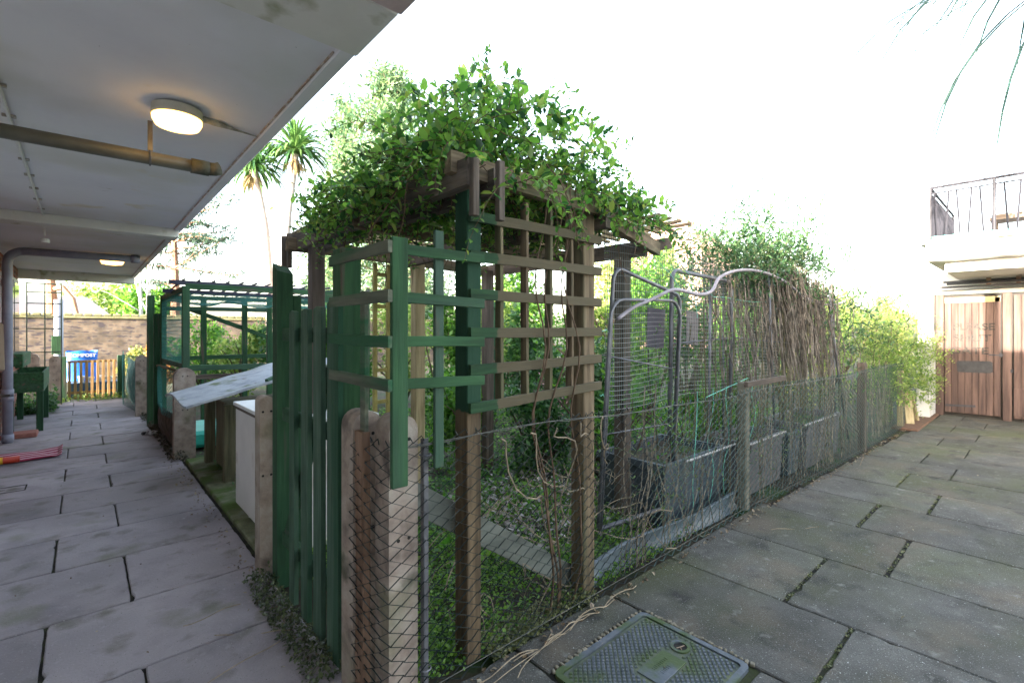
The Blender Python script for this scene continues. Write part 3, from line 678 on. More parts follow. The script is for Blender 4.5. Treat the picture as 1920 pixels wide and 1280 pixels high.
# ---------------------------------------------------------------- CLIMBER ON THE PERGOLA
random.seed(21); rng = np.random.default_rng(21)
vine = thing('climbing_honeysuckle', 'bushy bright green leafy climber heaped on top of the pergola', 'climber', (1.5, 1.7, 0))
vl = leafmat('vine_leaf', [(.015, .045, .02), (.04, .115, .03), (.09, .20, .04), (.15, .30, .06), (.23, .38, .08), (.07, .18, .04), (.25, .30, .07)], .48, .4)
lv = Leaves(); mb = MB()
def vtop(x, y):
    h = 2.16 + .36 * math.exp(-((x - 1.8) / .5) ** 2 - ((y - 1.75) / .5) ** 2) + .40 * math.exp(-((x - 1.28) / .4) ** 2 - ((y - 1.85) / .42) ** 2)
    return h
for i in range(820):
    if i < 670:
        x = random.uniform(1.05, 2.4); y = random.uniform(1.5, 2.4)
    else:
        x = random.uniform(1.05, 1.5); y = random.uniform(1.6, 3.0)
    zt = vtop(x, y)
    z = random.uniform(2.02, max(2.1, zt - .12))
    d = Vector((random.gauss(0, .8), random.gauss(-.1, .8), random.uniform(-.2, .65)))
    leafy_stem(mb, lv, (x, y, z), d, random.uniform(.18, .38), random.uniform(.035, .078), droop=random.uniform(.8, 2.4), step=.032, ratio=.56, r=.0022, wander=.5)
for i in range(12):     # shoots hanging down in front
    x = random.uniform(1.3, 2.5); leafy_stem(mb, lv, (x, 1.53, 2.03), (random.gauss(0, .4), -.35, .1), random.uniform(.3, .6), .055, droop=3.0, step=.045, ratio=.5, wander=.5)
for i in range(80):     # left end, over the side beam
    y = random.uniform(1.75, 3.0); leafy_stem(mb, lv, (random.uniform(1.02, 1.12), y, random.uniform(1.98, 2.2)), (-.6, random.gauss(0, .4), .2), random.uniform(.12, .3), .055, droop=2.6, step=.045, ratio=.5, wander=.5)
for px, py, L in ((860, 150, .3), (1065, 165, .3), (870, 110, .22), (1190, 380, .25), (600, 400, .2), (940, 150, .2)):
    Y = 2.35; z = ZAT(py, Y); p = W(px, Y, z - L); leafy_stem(mb, lv, p, (random.gauss(0, .2), 0, 1), L * .8, .04, droop=.5, step=.04, ratio=.5, wander=.3)
lv.mesh('leaves', vl, vine)
for i in range(60):     # woody tangle under the leaves
    x = random.uniform(1.1, 2.6); leafy_stem(mb, None, (x, random.uniform(1.6, 3.0), random.uniform(2.12, 2.3)), (random.gauss(0, 1), random.gauss(0, 1), .0), random.uniform(.4, .8), 0, droop=1.6, step=.06, r=.005, wander=.6)
for x0, sx in ((1.70, .3), (1.76, .2), (1.83, -.1), (1.64, .15)):    # stems going up the lattice
    pts = []; n = 22
    for k in range(n):
        f_ = k / (n - 1); z = .02 + f_ * 2.1; pts.append((x0 + sx * .4 * math.sin(f_ * 4.2 + x0 * 9) + .02 * math.sin(f_ * 23), 1.585 + .03 * math.sin(f_ * 15 + x0), z))
    mb.tube(pts, [.006 - .003 * k / n for k in range(n)], 5)
put(mb, 'stems', M('vine_bark', [(.06, .035, .02), (.14, .09, .055)], scale=30, rough=.9), vine)

random.seed(22); rng = np.random.default_rng(22)
# dead creeper lying through the chain link
t = thing('dead_creeper', 'tangle of pale dry creeper stems woven through the chain link fence', 'creeper', (1.6, 1.6, 0))
mb = MB()
def wig(p, q, n=14, a=.05):
    p = Vector(p); q = Vector(q); ph = [random.random() * 6 for _ in range(3)]
    return [p.lerp(q, i / (n - 1)) + Vector((a * math.sin(i * .8 + ph[0]), a * .4 * math.sin(i * .9 + ph[1]), a * math.sin(i * .7 + ph[2]))) * max(0, math.sin(math.pi * i / (n - 1))) ** .5 for i in range(n)]
for k in range(38):
    x = random.uniform(1.2, 2.6); y = random.uniform(1.66, 2.3); z = random.uniform(.02, .55)
    mb.tube(wig((x, y, z), (x + random.gauss(.2, .35), y + random.gauss(0, .2), max(.02, z + random.gauss(-.1, .25))), a=random.uniform(.03, .1)), random.uniform(.0015, .004), 4)
for k in range(5): mb.tube(wig((1.3 + k * .17, 1.52, .95), (1.75 + k * .1, 1.62, .35 + .08 * k), a=.06), .0035, 5)
for k in range(4): mb.tube(wig((1.15 + .2 * k, 1.50 - .0 * k, .012), (1.65 + .2 * k, 1.50, .012), a=.02), .003, 4)
put(mb, 'dry_stems', M('dry_stem', [(.16, .12, .08), (.36, .29, .2)], scale=20, rough=.9), t)

# ---------------------------------------------------------------- THINGS INSIDE THE GARDEN, FRONT
o = put(MB().beam((.98, 1.76, .74), (1.98, 1.735, .06), .022, .115, ch=.003), 'leaning_board', M('grey_board', [(.07, .075, .065), (.13, .14, .12), (.19, .2, .175)], scale=16, st=(.2, 1, .6), rough=.85, bump=.4, spots=[((.05, .06, .03), 7, .6, .72)]), base=(1.9, 1.74, 0)); tag(o, 'grey weathered board leaning diagonally behind the chain link', 'board')
def gut(u, v):
    x = 2.03 + u * 1.9; a = -1.2 + v * 2.9; r = .075 + .01 * math.sin(u * 9)
    return (x, 1.635 + r * math.cos(a) * .75 + .012 * math.sin(u * 7), .065 + r * math.sin(a) + .012 * math.sin(u * 5))
o = put(MB().grid(gut, 30, 8), 'plastic_edging', M('blue_grey_plastic', [(.09, .11, .13), (.16, .19, .21)], scale=5, rough=.45, bump=.1), base=(3, 1.63, 0), smooth=True); tag(o, 'curved blue grey plastic edging sheet along the foot of the fence', 'edging')
o.modifiers.new('thick', 'SOLIDIFY').thickness = .004
trm = M('trough_plastic', [(.035, .045, .055), (.06, .075, .09)], scale=4, rough=.6, bump=.15, spots=[((.09, .09, .07), 6, .6, .75)])
def trough(x0, x1, y0, y1, h, lab, m=trm):
    t = thing('planter_box', lab, 'planter', ((x0 + x1) / 2, (y0 + y1) / 2, 0), 'large plastic planters behind the fence')
    i = .02; mb = MB()
    vs = [(x0 + i, y0 + i, 0), (x1 - i, y0 + i, 0), (x1 - i, y1 - i, 0), (x0 + i, y1 - i, 0), (x0, y0, h), (x1, y0, h), (x1, y1, h), (x0, y1, h),
          (x0 + .03, y0 + .03, h), (x1 - .03, y0 + .03, h), (x1 - .03, y1 - .03, h), (x0 + .03, y1 - .03, h), (x0 + .04, y0 + .04, h - .08), (x1 - .04, y0 + .04, h - .08), (x1 - .04, y1 - .04, h - .08), (x0 + .04, y1 - .04, h - .08)]
    fs = [(3, 2, 1, 0), (12, 13, 14, 15)]
    for a in (0, 4, 8): fs += [(a + k, a + (k + 1) % 4, a + 4 + (k + 1) % 4, a + 4 + k) for k in range(4)]
    mb.add(vs, fs); put(mb, 'tub', m, t)
    mb = MB(); ringpris(mb, [(x0 - .015, y0 - .015), (x1 + .015, y0 - .015), (x1 + .015, y1 + .015), (x0 - .015, y1 + .015)], [(x0 + .02, y0 + .02), (x1 - .02, y0 + .02), (x1 - .02, y1 - .02), (x0 + .02, y1 - .02)], h - .035, h + .012)
    put(mb, 'rim', m, t)
    put(MB().grid(lambda u, v: (x0 + .04 + u * (x1 - x0 - .08), y0 + .04 + v * (y1 - y0 - .08), h - .05 + random.uniform(-.01, .02)), 12, 8), 'compost', soil, t)
    return t
lilac = M('trough_lilac', [(.07, .068, .07), (.12, .115, .12)], scale=6, rough=.7, bump=.2, spots=[((.12, .11, .11), 5, .55, .7)])
trough(3.02, 3.92, 1.78, 2.35, .45, 'blue grey plastic planter nearest the pergola, behind the fence')
trough(4.20, 4.95, 1.68, 2.1, .44, 'dull lilac planter just past the first fence post', lilac)
trough(5.05, 5.35, 1.66, 2.0, .40, 'narrow dark blue planter squeezed between two lilac ones')
trough(5.42, 6.55, 1.62, 2.05, .45, 'long lilac planter farther along the fence', lilac)
# edging planks on the planters
for a, b, lab in (((4.05, 1.63, .47), (4.85, 1.62, .47), 'thin pale rod lying on the rim of the lilac planter past the post'), ((5.3, 1.60, .47), (6.2, 1.57, .47), 'thin pale rod on the rim of the long far planter'), ((3.2, 1.72, .47), (3.95, 1.70, .48), 'thin pale rod on the rim of the blue grey planter')):
    o = put(MB().tube([a, b], .008, 6), 'rod', M('rod_pale', [(.3, .28, .28), (.45, .43, .42)]), base=a); tag(o, lab, 'rod')

# bent tube frames
def frame_path(x0, x1, y, z0, z1, r=.07, dxt=0, dz=0):
    p = [(x0, y, z0), (x0 + dxt, y, z1 - r)]
    p += [(x0 + dxt + r - r * math.cos(R(a)), y, z1 - r + r * math.sin(R(a))) for a in (20, 45, 70, 90)]
    p += [(x1 + dxt - r, y, z1 + dz)] + [(x1 + dxt - r + r * math.sin(R(a)), y, z1 + dz - r + r * math.cos(R(a))) for a in (20, 45, 70, 90)]
    p += [(x1, y, z0)]
    return p
t = thing('tube_frame', 'leaning grey bent tube frame nearest the pergola', 'frame', (2.8, 1.85, 0), 'grey tube frames behind the fence')
put(MB().tube(frame_path(2.40, 3.24, 1.86, .16, 1.80, .09, .13, -.12), .013, 8), 'tube', galv, t, smooth=True)
put(MB().tube(frame_path(2.34, 3.20, 1.83, .20, 1.60, .14, .12, .02), .011, 8), 'inner_tube', galv, t, smooth=True)
put(MB().tube([(2.40, 1.86, .17), (3.03, 1.80, .16)], .014, 8).tube([(2.42, 1.86, 1.25), (3.25, 1.86, 1.12)], .006, 5).tube([(2.42, 1.86, .75), (3.2, 1.86, .72)], .005, 5), 'crossbar', galv, t, smooth=True)
t = thing('tube_frame', 'upright grey bent tube frame with rounded corner in the middle of the fence', 'frame', (3.8, 1.9, 0), 'grey tube frames behind the fence')
put(MB().tube(frame_path(3.27, 4.30, 1.90, .1, 1.86, .08, .05, -.02), .016, 8), 'tube', galv, t, smooth=True)
put(MB().tube([(3.32, 1.90, .2), (3.36, 1.86, 1.5)], .013, 8).tube([(4.0, 1.95, .3), (4.05, 1.95, 1.85)], .012, 6).tube([(3.3, 1.9, 1.30), (4.3, 1.9, 1.34)], .006, 5), 'crossbar', galv, t, smooth=True)
t = thing('tube_frame', 'thin pale metal uprights joined by rods beside the hanging dead stems', 'frame', (4.9, 1.8, 0), 'grey tube frames behind the fence')
mb = MB(); mb.tube([(4.98, 1.76, .3), (4.92, 1.80, 2.0)], .012, 6).tube([(5.6, 1.9, .3), (5.6, 1.9, 1.9)], .010, 6).tube([(4.4, 1.9, 1.34), (5.75, 1.85, 1.26)], .007, 5).tube([(4.3, 1.9, 1.65), (5.8, 1.85, 1.62)], .007, 5).tube([(4.4, 2.0, .4), (4.4, 2.0, 1.9)], .01, 6)
put(mb, 'tube', galv, t, smooth=True)
t = thing('tube_frame', 'tall grey hooked pole near the yellow green shrub', 'frame', (7.3, 1.75, 0), 'grey tube frames behind the fence')
put(MB().tube([(6.90, 1.62, .1), (6.62, 1.72, 1.5), (6.60, 1.73, 1.82)] + arc((6.68, 1.73, 1.86), .08, 180, 20, (1, 0, 0), (0, 0, 1)) + [(6.85, 1.9, 1.80)], .016, 7).tube([(7.5, 1.95, .1), (7.5, 1.95, 1.95)], .016, 6).tube([(7.65, 1.95, .1), (7.62, 1.95, 1.9)], .016, 6), 'tube', galv, t, smooth=True)
# sagging hose over the frames
ctrl = [(1158, 598, 3.1), (1190, 575, 3.2), (1225, 560, 3.3), (1265, 543, 3.4), (1310, 552, 3.6), (1335, 545, 3.7), (1350, 520, 3.8), (1385, 507, 4.0), (1430, 510, 4.3), (1475, 530, 4.8), (1510, 558, 5.2), (1555, 572, 5.8), (1585, 565, 6.0)]
pts = [W(a, c, ZAT(b, c)) for a, b, c in ctrl]
def smoothpts(P, n=5):
    out = []
    for i in range(len(P) - 1):
        p0, p1, p2, p3 = P[max(i - 1, 0)], P[i], P[i + 1], P[min(i + 2, len(P) - 1)]
        for k in range(n):
            t_ = k / n; out.append(.5 * ((2 * p1) + (p2 - p0) * t_ + (2 * p0 - 5 * p1 + 4 * p2 - p3) * t_ ** 2 + (3 * p1 - p0 - 3 * p2 + p3) * t_ ** 3))
    return out + [P[-1]]
o = put(MB().tube(smoothpts(pts), .013, 8), 'garden_hose', M('hose_lilac', [(.22, .19, .21), (.34, .3, .33)], scale=10, rough=.5, bump=.05), base=tuple(pts[0]), smooth=True); tag(o, 'pale sagging hose draped in waves over the tube frames', 'hose')
# dry canes and creeper leaning on the inside of the chain link
t = thing('fence_tangle', 'dry canes and thin leafy runners leaning against the inside of the long fence', 'creeper', (4.5, 1.68, 0))
mb = MB(); lv = Leaves()
for k in range(150):
    x = random.uniform(2.2, 8.4); yb = np.interp(x, [.8, 3.8, 5.5, 8.85], [1.62, 1.60, 1.52, 1.46])
    mb.tube(wig((x, yb, .02), (x + random.gauss(.05, .22), yb + random.uniform(-.01, .06), random.uniform(.35, 1.15)), 9, .03), random.uniform(.0015, .004), 4, False)
for k in range(110):
    x = random.uniform(2.4, 8.4); yb = np.interp(x, [.8, 3.8, 5.5, 8.85], [1.66, 1.64, 1.56, 1.50])
    leafy_stem(mb, lv, (x, yb, random.uniform(.05, .8)), (random.gauss(0, .5), random.gauss(0, .1), .8), random.uniform(.2, .5), .038, droop=.6, step=.05, ratio=.4, r=.0018, n=3)
put(mb, 'canes', M('dry_cane', [(.07, .06, .045), (.18, .15, .11), (.32, .28, .22)], scale=14, rough=.9, isl=.3), t)
lv.mesh('leaves', leafmat('runner_leaf', [(.03, .07, .025), (.08, .15, .04), (.16, .2, .07)], .3), t)
# green square wire mesh sheet
t = thing('wire_mesh_sheet', 'square wire mesh sheet hanging between the pergola and the dead stems', 'wire mesh', (3.8, 1.93, 1))
mb = MB(); x = 2.52
def my(x): return 1.93 + .03 * math.sin(x * 2.2)
def mtop(x): return 2.05 + .14 * math.exp(-((x - 3.2) / .8) ** 2) - .10 * (x - 3) * (x > 3) * .5
while x < 5.5:
    mb.tube([(x, my(x), .86), (x + .01, my(x) + .01, 1.4), (x + .02 * math.sin(x * 4), my(x), mtop(x) - random.uniform(0, .08))], .0021, 3, False); x += .027
put(mb, 'vertical_wires', pvcwire, t)
mb = MB(); z = .88
while z < 2.02:
    mb.tube([(2.5 + i * .15, my(2.5 + i * .15) - .002, z + .012 * math.sin(i * .7 + z * 3)) for i in range(21)], .0021, 3, False); z += .032 if z < 1.5 else .05
put(mb, 'horizontal_wires', M('galv_wire', [(.14, .14, .14), (.3, .3, .3)], rough=.5, bump=0), t)
for (x0, x1, z0, z1), cols, lab in (((3.14, 3.38, 1.27, 1.57), [(.07, .055, .08), (.12, .095, .13)], 'dark purple slate tag hanging behind the first tube frame'), ((3.73, 3.92, 1.28, 1.56), [(.2, .16, .16), (.3, .26, .25)], 'dull pinkish tag hanging behind the middle of the mesh'), ((5.52, 5.72, 1.28, 1.60), [(.36, .25, .18), (.46, .34, .26)], 'pale wooden tag hanging among the dead stems')):
    th = thing('hanging_tag', lab, 'tag', ((x0 + x1) / 2, 2.0, z0), 'tags hanging on the wire mesh')
    put(MB().box(((x0 + x1) / 2, 2.0, (z0 + z1) / 2), (x1 - x0, .012, z1 - z0), Matrix.Rotation(R(3), 3, 'Y'), .003), 'tag', M('tag' + lab[:6], cols, scale=30, st=(.3, 1, 1), rough=.8), th)
    put(MB().tube([(x0 + .03, 1.995, z1), ((x0 + x1) / 2, 1.99, z1 + .18), (x1 - .03, 1.995, z1)], .0015, 4), 'string', tealnet, th)
t = thing('green_string', 'thin mint green string tied across the tops of the tube frames', 'string', (3.4, 1.85, 1.7))
mb = MB()
for a, b in (((3.0, 1.85, 1.93), (3.35, 1.85, 1.72)), ((3.45, 1.85, 1.85), (3.9, 1.85, 1.68)), ((3.9, 1.85, 1.68), (5.0, 1.85, 1.68)), ((3.0, 1.85, 1.93), (3.02, 1.85, 1.8)), ((3.5, 1.85, 1.82), (3.62, 1.85, 1.5)), ((2.06, 1.6, 1.41), (2.4, 1.8, 1.39)), ((2.06, 1.6, 1.06), (2.36, 1.8, 1.0))): mb.tube(wig(a, b, 8, .01), .0022, 4)
for k in range(5): mb.tube(wig((3.4 + .25 * k, 1.74, .95), (3.3 + .25 * k, 1.72, .1), 10, .05), .0025, 4)
mb.tube(wig((3.5, 1.72, .9), (4.2, 1.7, 1.0), 12, .0), .003, 4)
put(mb, 'string', M('mint_string', [(.1, .4, .3), (.2, .55, .42)], rough=.6, bump=0), t)

# white box, hutch with tilted roof
t = thing('white_cabinet', 'white board cabinet standing behind the green gate', 'cabinet', (1.25, 3.9, 0))
wb = M('white_board', [(.58, .55, .54), (.68, .64, .62)], scale=4, rough=.6, bump=.1, spots=[((.3, .25, .22), 4, .6, .8)])
put(MB().box((1.22, 3.75, .40), (.60, 1.25, .80), None, .006), 'body', wb, t)
put(MB().box((1.22, 3.75, .816), (.63, 1.29, .028), None, .003), 'top', whitep, t)
put(MB().box((1.22, 3.75, .79), (.615, 1.27, .022)), 'edge_strip', darkwood('y'), t)
ht = thing('animal_hutch', 'old mossy wooden hutch with a big tilted grey felt roof', 'hutch', (1.3, 5.5, 0))
mw = wood('mossy_wood', [(.05, .045, .025), (.11, .10, .055), (.16, .15, .09)], 'z')
put(MB().box((1.35, 5.45, .36), (.62, .75, .66), None, .008), 'body', mw, ht)
for x, y in ((1.0, 5.02), (1.0, 5.9), (1.72, 5.02)): put(MB().box((x, y, .36), (.09, .09, .72), None, .006), 'leg', mw, ht)
rc = [Vector((.60, 5.72, .76)), Vector((.62, 4.62, .80)), Vector((2.0, 4.75, 1.10)), Vector((1.95, 6.1, 1.08))]
def roof(u, v):
    p = rc[0].lerp(rc[1], v).lerp(rc[3].lerp(rc[2], v), u); p.z += .03 * math.sin(v * 5) * (1 - u) + .01 * math.sin(u * 20 + v * 7) * u; return p
o = put(MB().grid(roof, 16, 12), 'roof', M('roof_felt', [(.22, .24, .27), (.34, .36, .39), (.4, .42, .44)], scale=7, rough=.85, bump=.5, spots=[((.1, .13, .05), 4, .58, .7), ((.15, .11, .08), 9, .66, .72)]), ht)
o.modifiers.new('thick', 'SOLIDIFY').thickness = .02
put(MB().beam(roof(.45, .95) + Vector((0, -.02, .03)), roof(.98, .55) + Vector((0, 0, .05)), .03, .03), 'roof_batten', green('x'), ht)
# turquoise tray
o = put(MB().box((1.15, 7.2, .10), (.7, .9, .2), None, .04), 'paddling_tray', M('turquoise', [(.02, .35, .26), (.05, .45, .35)], rough=.4), base=(1.15, 7.2, 0)); tag(o, 'bright turquoise plastic tray on the ground inside the netted cage', 'tray')
# low wall of boards and wire on the left fence line
lf = thing('netting_fence', 'low wire netting fence on earth covered boards left of the hutch', 'fence', (.82, 7.6, 0), 'netting fences along the left path')
put(chain_mesh([(.84, 6.52, 0), (.74, 7.4, 0), (.80, 8.5, 0)], .35, lambda s: .9, cell=.045, r=.002, sag=.05, seed=3), 'wire_mesh', tealnet, lf)
put(MB().grid(lambda u, v: (.86 - .10 * math.sin(u * 3.1) * math.sin(v * 2) - .06 * (1 - v) + random.uniform(-.012, .012), 6.5 + u * 2.1, v * .42), 24, 8), 'base_board', M('earth_board', [(.035, .025, .018), (.10, .075, .055)], scale=14, rough=1, bump=.9), lf)
put(MB().beam((.85, 6.45, .93), (.80, 8.55, .90), .03, .03), 'top_rail', brown('y'), lf)
lf2 = thing('netting_fence', 'sagging teal netting fence leading to the small wooden gate', 'fence', (.66, 11.4, 0), 'netting fences along the left path')
put(chain_mesh([(.68, 10.05, 0), (.55, 11.3, 0), (.62, 12.9, 0)], .05, lambda s: .95, cell=.05, r=.003, sag=.1, seed=5), 'netting', tealnet, lf2)
put(MB().grid(lambda u, v: (.72 - .10 * math.sin(u * 3.1) * math.sin(v * 3) + random.uniform(-.02, .02), 10.05 + u * 2.9, v * .85), 20, 8), 'shade_cloth', M('shade_cloth', [(.03, .09, .09), (.1, .2, .19)], scale=10, rough=.9, spots=[((.25, .3, .28), 6, .55, .6)]), lf2)

# ---------------------------------------------------------------- GREEN CAGE
cg = thing('netted_cage', 'green timber fruit cage frame with a slatted netted roof', 'cage', (1.9, 7.4, 0))
zc = 1.9; cx0, cx1, cy0, cy1 = .86, 3.0, 6.45, 8.45
for x, y in ((cx0, cy0), (cx0, cy1), (cx1, cy0), (cx1, cy1), (1.9, cy1), (2.1, cy1 - .6), (1.35, cy1)):
    put(MB().box((x, y, zc / 2), (.07, .07, zc), None, .004), 'post', green('z'), cg)
for a, b in (((cx0, cy0, zc), (cx1, cy0, zc)), ((cx0, cy1, zc - .02), (cx1, cy1, zc - .02)), ((cx0, cy0, zc - .03), (cx0, cy1, zc - .03)), ((cx1, cy0, zc), (cx1, cy1, zc)), ((cx0, cy0, .98), (cx1, cy0, .96)), ((cx0, cy1, 1.0), (cx1, cy1, 1.0)), ((cx0, cy0, 1.0), (cx0, cy1, .98)), ((cx0, cy1, 1.72), (cx1, cy1, 1.72)), ((1.1, cy1 + .03, 1.75), (2.6, cy1 + .03, 1.15))):
    put(MB().beam(a, b, .05, .06), 'rail', green('x'), cg)
put(MB().beam((cx0 - .1, cy0 - .04, .88), (cx1, cy0 - .04, .88), .04, .05), 'lower_rail', darkwood('x'), cg)
bp = M('black_joist', [(.015, .015, .03), (.035, .035, .06)], rough=.6)
for a, b in (((cx0 - .14, cy0 + .15, zc + .05), (cx1, cy0 + .15, zc + .02)), ((cx0 - .12, cy0 + .9, zc + .0), (cx1, cy0 + .9, zc - .02))): put(MB().beam(a, b, .05, .05), 'joist', bp, cg)
for i in range(16):
    x = cx0 + i * .15; put(MB().beam((x, cy0 + .1, zc + .085), (x + .02, cy1, zc + .03), .018, .02), 'roof_slat', bp, cg)
def netgrid(fn, nu, nv, r=.0022):
    mb = MB()
    for i in range(nu + 1): mb.tube([fn(i / nu, j / 10) for j in range(11)], r, 3, False)
    for j in range(nv + 1): mb.tube([fn(i / 10, j / nv) for i in range(11)], r, 3, False)
    return mb
put(netgrid(lambda u, v: (cx0 + u * (cx1 - cx0), cy0 + v * (cy1 - cy0), zc - .08 - .10 * math.sin(u * 3.1 * 3) ** 2 * math.sin(v * 3.1)), 40, 34), 'roof_net', tealnet, cg)
put(netgrid(lambda u, v: (cx0 - .02, cy0 + u * (cy1 - cy0), .95 + v * .9), 36, 20), 'side_net', tealnet, cg)
t = thing('green_arbour', 'dark green timber beams of an arbour behind the picket gate', 'arbour', (2.6, 5.6, 0))
put(MB().beam((2.2, 6.0, 1.82), (5.2, 6.0, 1.82), .05, .10), 'beam', green('x'), t)
for x in (2.35, 3.6, 5.0): put(MB().box((x, 6.05, .91), (.07, .07, 1.82), None, .003), 'post', green('z'), t)

# ---------------------------------------------------------------- FAR END OF THE PATH
t = thing('wooden_gate', 'small orange brown wooden picket gate at the end of the path', 'gate', (.15, 13.0, 0))
ow = wood('orange_wood', [(.22, .12, .04), (.34, .2, .08), (.42, .27, .12)], 'z')
for i in range(9):
    x = -.20 + i * .086; put(MB().box((x, 13.0, .42), (.045, .02, .76), None, .003), 'picket', ow, t)
for z in (.16, .78): put(MB().box((.145, 13.02, z), (.76, .025, .05)), 'rail', ow, t)
for x, lab in ((-.30, 'dark green post on the left of the small wooden gate'), (.60, 'dark green post on the right of the small wooden gate')):
    o = put(MB().box((x, 13.0, .44), (.12, .12, .9), None, .006), 'green_post', gdark('z'), base=(x, 13, 0)); tag(o, lab, 'post')
bag = thing('compost_bag', 'bright blue compost bag with white lettering behind the small wooden gate', 'bag', (-.02, 13.6, 0))
def bagfn(u, v):
    a = u * 2 * math.pi; rx = .25 ; ry = .14 * (1 - .15 * v ** 3)
    return (-.02 + rx * math.cos(a) + .01 * math.sin(v * 9), 13.6 + ry * math.sin(a), .35 + v * .62 + .02 * math.sin(a * 3) * v)
mb = MB().grid(bagfn, 24, 10); put(mb, 'bag', M('blue_bag', [(.02, .12, .55), (.03, .2, .7)], scale=6, rough=.35, bump=.3), bag, smooth=True)
def text(word, size, loc, rot, name, mat, parent, ext=.001, sx=1.0, bold=0.0):
    c = bpy.data.curves.new(name, 'FONT'); c.body = word; c.size = size; c.extrude = ext; c.align_x = 'CENTER'; c.align_y = 'CENTER'; c.offset = bold
    tmp = bpy.data.objects.new('tmp', c); S.collection.objects.link(tmp)
    dg = bpy.context.evaluated_depsgraph_get(); me = bpy.data.meshes.new_from_object(tmp.evaluated_get(dg)); bpy.data.objects.remove(tmp)
    b = base_of(parent); mw_ = Matrix.Translation(Vector(loc) - b) @ rot.to_4x4() @ Matrix.Diagonal((sx, 1, 1, 1)); me.transform(mw_)
    me.materials.clear(); return link(me, name, mat, parent, False)
text('COMPOST', .092, (-.01, 13.452, .885), Matrix.Rotation(R(90), 3, 'X'), 'lettering', whitep, bag, .002, 1.0, .002)
pot = M('white_pot', [(.5, .5, .5), (.7, .7, .68)])
PL = ['pale pot leftmost of the upper row behind the small gate', 'pale pot second from the left of the upper row behind the small gate', 'pale pot third from the left of the upper row behind the small gate', 'pale pot rightmost of the upper row behind the small gate', 'pale pot leftmost of the lower row behind the small gate', 'pale pot second of the lower row behind the small gate']
for i, (x, z) in enumerate(((-.02, .5), (.13, .48), (.3, .5), (.42, .47), (.0, .2), (.15, .2))):
    q = thing('flower_pot', PL[i], 'pot', (x, 13.35, 0), 'pale pots behind the small wooden gate')
    put(MB().lathe([(.035, 0), (.05, .10), (.055, .10), (.055, .13), (.04, .13)], (x, 13.35, z - .17), 12), 'pot', pot, q)
o = put(MB().box((.2, 13.45, .165), (.8, .35, .33), None, .01), 'pot_bench', M('blue_bench', [(.03, .06, .25), (.1, .2, .2)], scale=10), base=(.2, 13.45, 0)); tag(o, 'low blue bench holding pots behind the small wooden gate', 'bench')
o = put(MB().tube([(W(110, 9.6).x, W(110, 9.6).y, .0), (W(110, 9.6).x, W(110, 9.6).y, 2.02)], .07, 12), 'vent_pipe', M('vent_grey', [(.25, .27, .33), (.35, .37, .42)]), base=(W(110, 9.6).x, W(110, 9.6).y, 0), smooth=True); tag(o, 'thick pale grey upright pipe in front of the brick wall', 'pipe')
o = put(MB().box((W(106, 9.4).x, W(106, 9.4).y, 1.12), (.14, .05, .36), None, .004), 'green_sign', green('z'), base=(W(106, 9.4).x, W(106, 9.4).y, .95)); tag(o, 'small dark green board fixed beside the pale upright pipe', 'board')
bwm = brickmat('garden_brick', 0, (.16, .115, .08), (.10, .075, .06), (.12, .11, .09))
bw = thing('brick_wall', 'old brown brick boundary wall with a mossy coping behind the small gate', 'wall', (2, 19, 0))
put(MB().box((2, 19.1, .88), (22, .24, 1.76)), 'brickwork', bwm, bw)
mb = MB(); mb.box((2, 19.1, 1.80), (22.1, .34, .07), None, .01)
for i in range(100): mb.box((-8.9 + i * .22, 19.1, 1.875), (.19, .26, .075), None, .02)
put(mb, 'coping', M('coping_moss', [(.14, .14, .06), (.25, .23, .14)], scale=6, rough=1), bw)
shed = thing('grey_shed', 'grey roofed outbuilding beyond the brick wall on the left', 'shed', (-3, 24, 0))
q = W(20, 17); shed.location = (q.x, q.y, 0)
put(MB().box((q.x, q.y, 1.0), (5, 3, 2.0)), 'walls', M('shed_wall', [(.25, .26, .3), (.32, .33, .37)]), shed)
put(MB().prism([(q.x - 2.7, 1.95), (q.x + 2.7, 1.95), (q.x + 2.0, 2.6), (q.x - 2, 2.6)], q.y - 1.7, q.y + 1.7, 'y'), 'roof', M('shed_roof', [(.2, .2, .24), (.27, .27, .31)], scale=4), shed)

# ---------------------------------------------------------------- RIGHT END: GATES AND TERRACE BUILDING
def gatewood():
    return M('gate_boards', [(.035, .022, .019), (.078, .048, .040), (.135, .085, .068)], scale=16, st=(1, 1, .07), rough=.85, bump=.5, fine=60, isl=.18, spots=[((.07, .035, .03), 6, .60, .7)])
DX = 10.7
dr = thing('timber_door', 'weathered brown board door lettered PLEASE SHUT GATE, with a grey painted patch', 'door', (DX, .82, 0), 'timber doors at the end of the terrace')
y0, y1 = .50, 1.155
mb = MB(); n = 8; bw_ = (y1 - y0) / n
for i in range(n): mb.box((DX + random.uniform(-.002, .002), y0 + (i + .5) * bw_, 1.0), (.028, bw_ - .006, 1.88), None, .002)
put(mb, 'boards', gatewood(), dr)
for z in (1.90,): put(MB().box((DX - .018, (y0 + y1) / 2, z), (.02, y1 - y0, .09), None, .003), 'top_rail', palewood('y'), dr)
put(MB().box((DX - .018, y0 + .035, 1.0), (.02, .06, 1.86), None, .003), 'edge_stile', gatewood(), dr)
put(MB().box((DX - .02, y1 - .19, .18), (.012, .36, .035), Matrix.Rotation(R(-3), 3, 'X')), 'strap_hinge', M('black_iron', [(.02, .02, .025), (.04, .04, .05)], rough=.6), dr)
put(MB().box((DX - .03, y0 + .05, 1.02), (.02, .16, .02)).box((DX - .03, y0 + .0, 1.02), (.03, .03, .06)), 'latch', MC['black_iron'], dr)
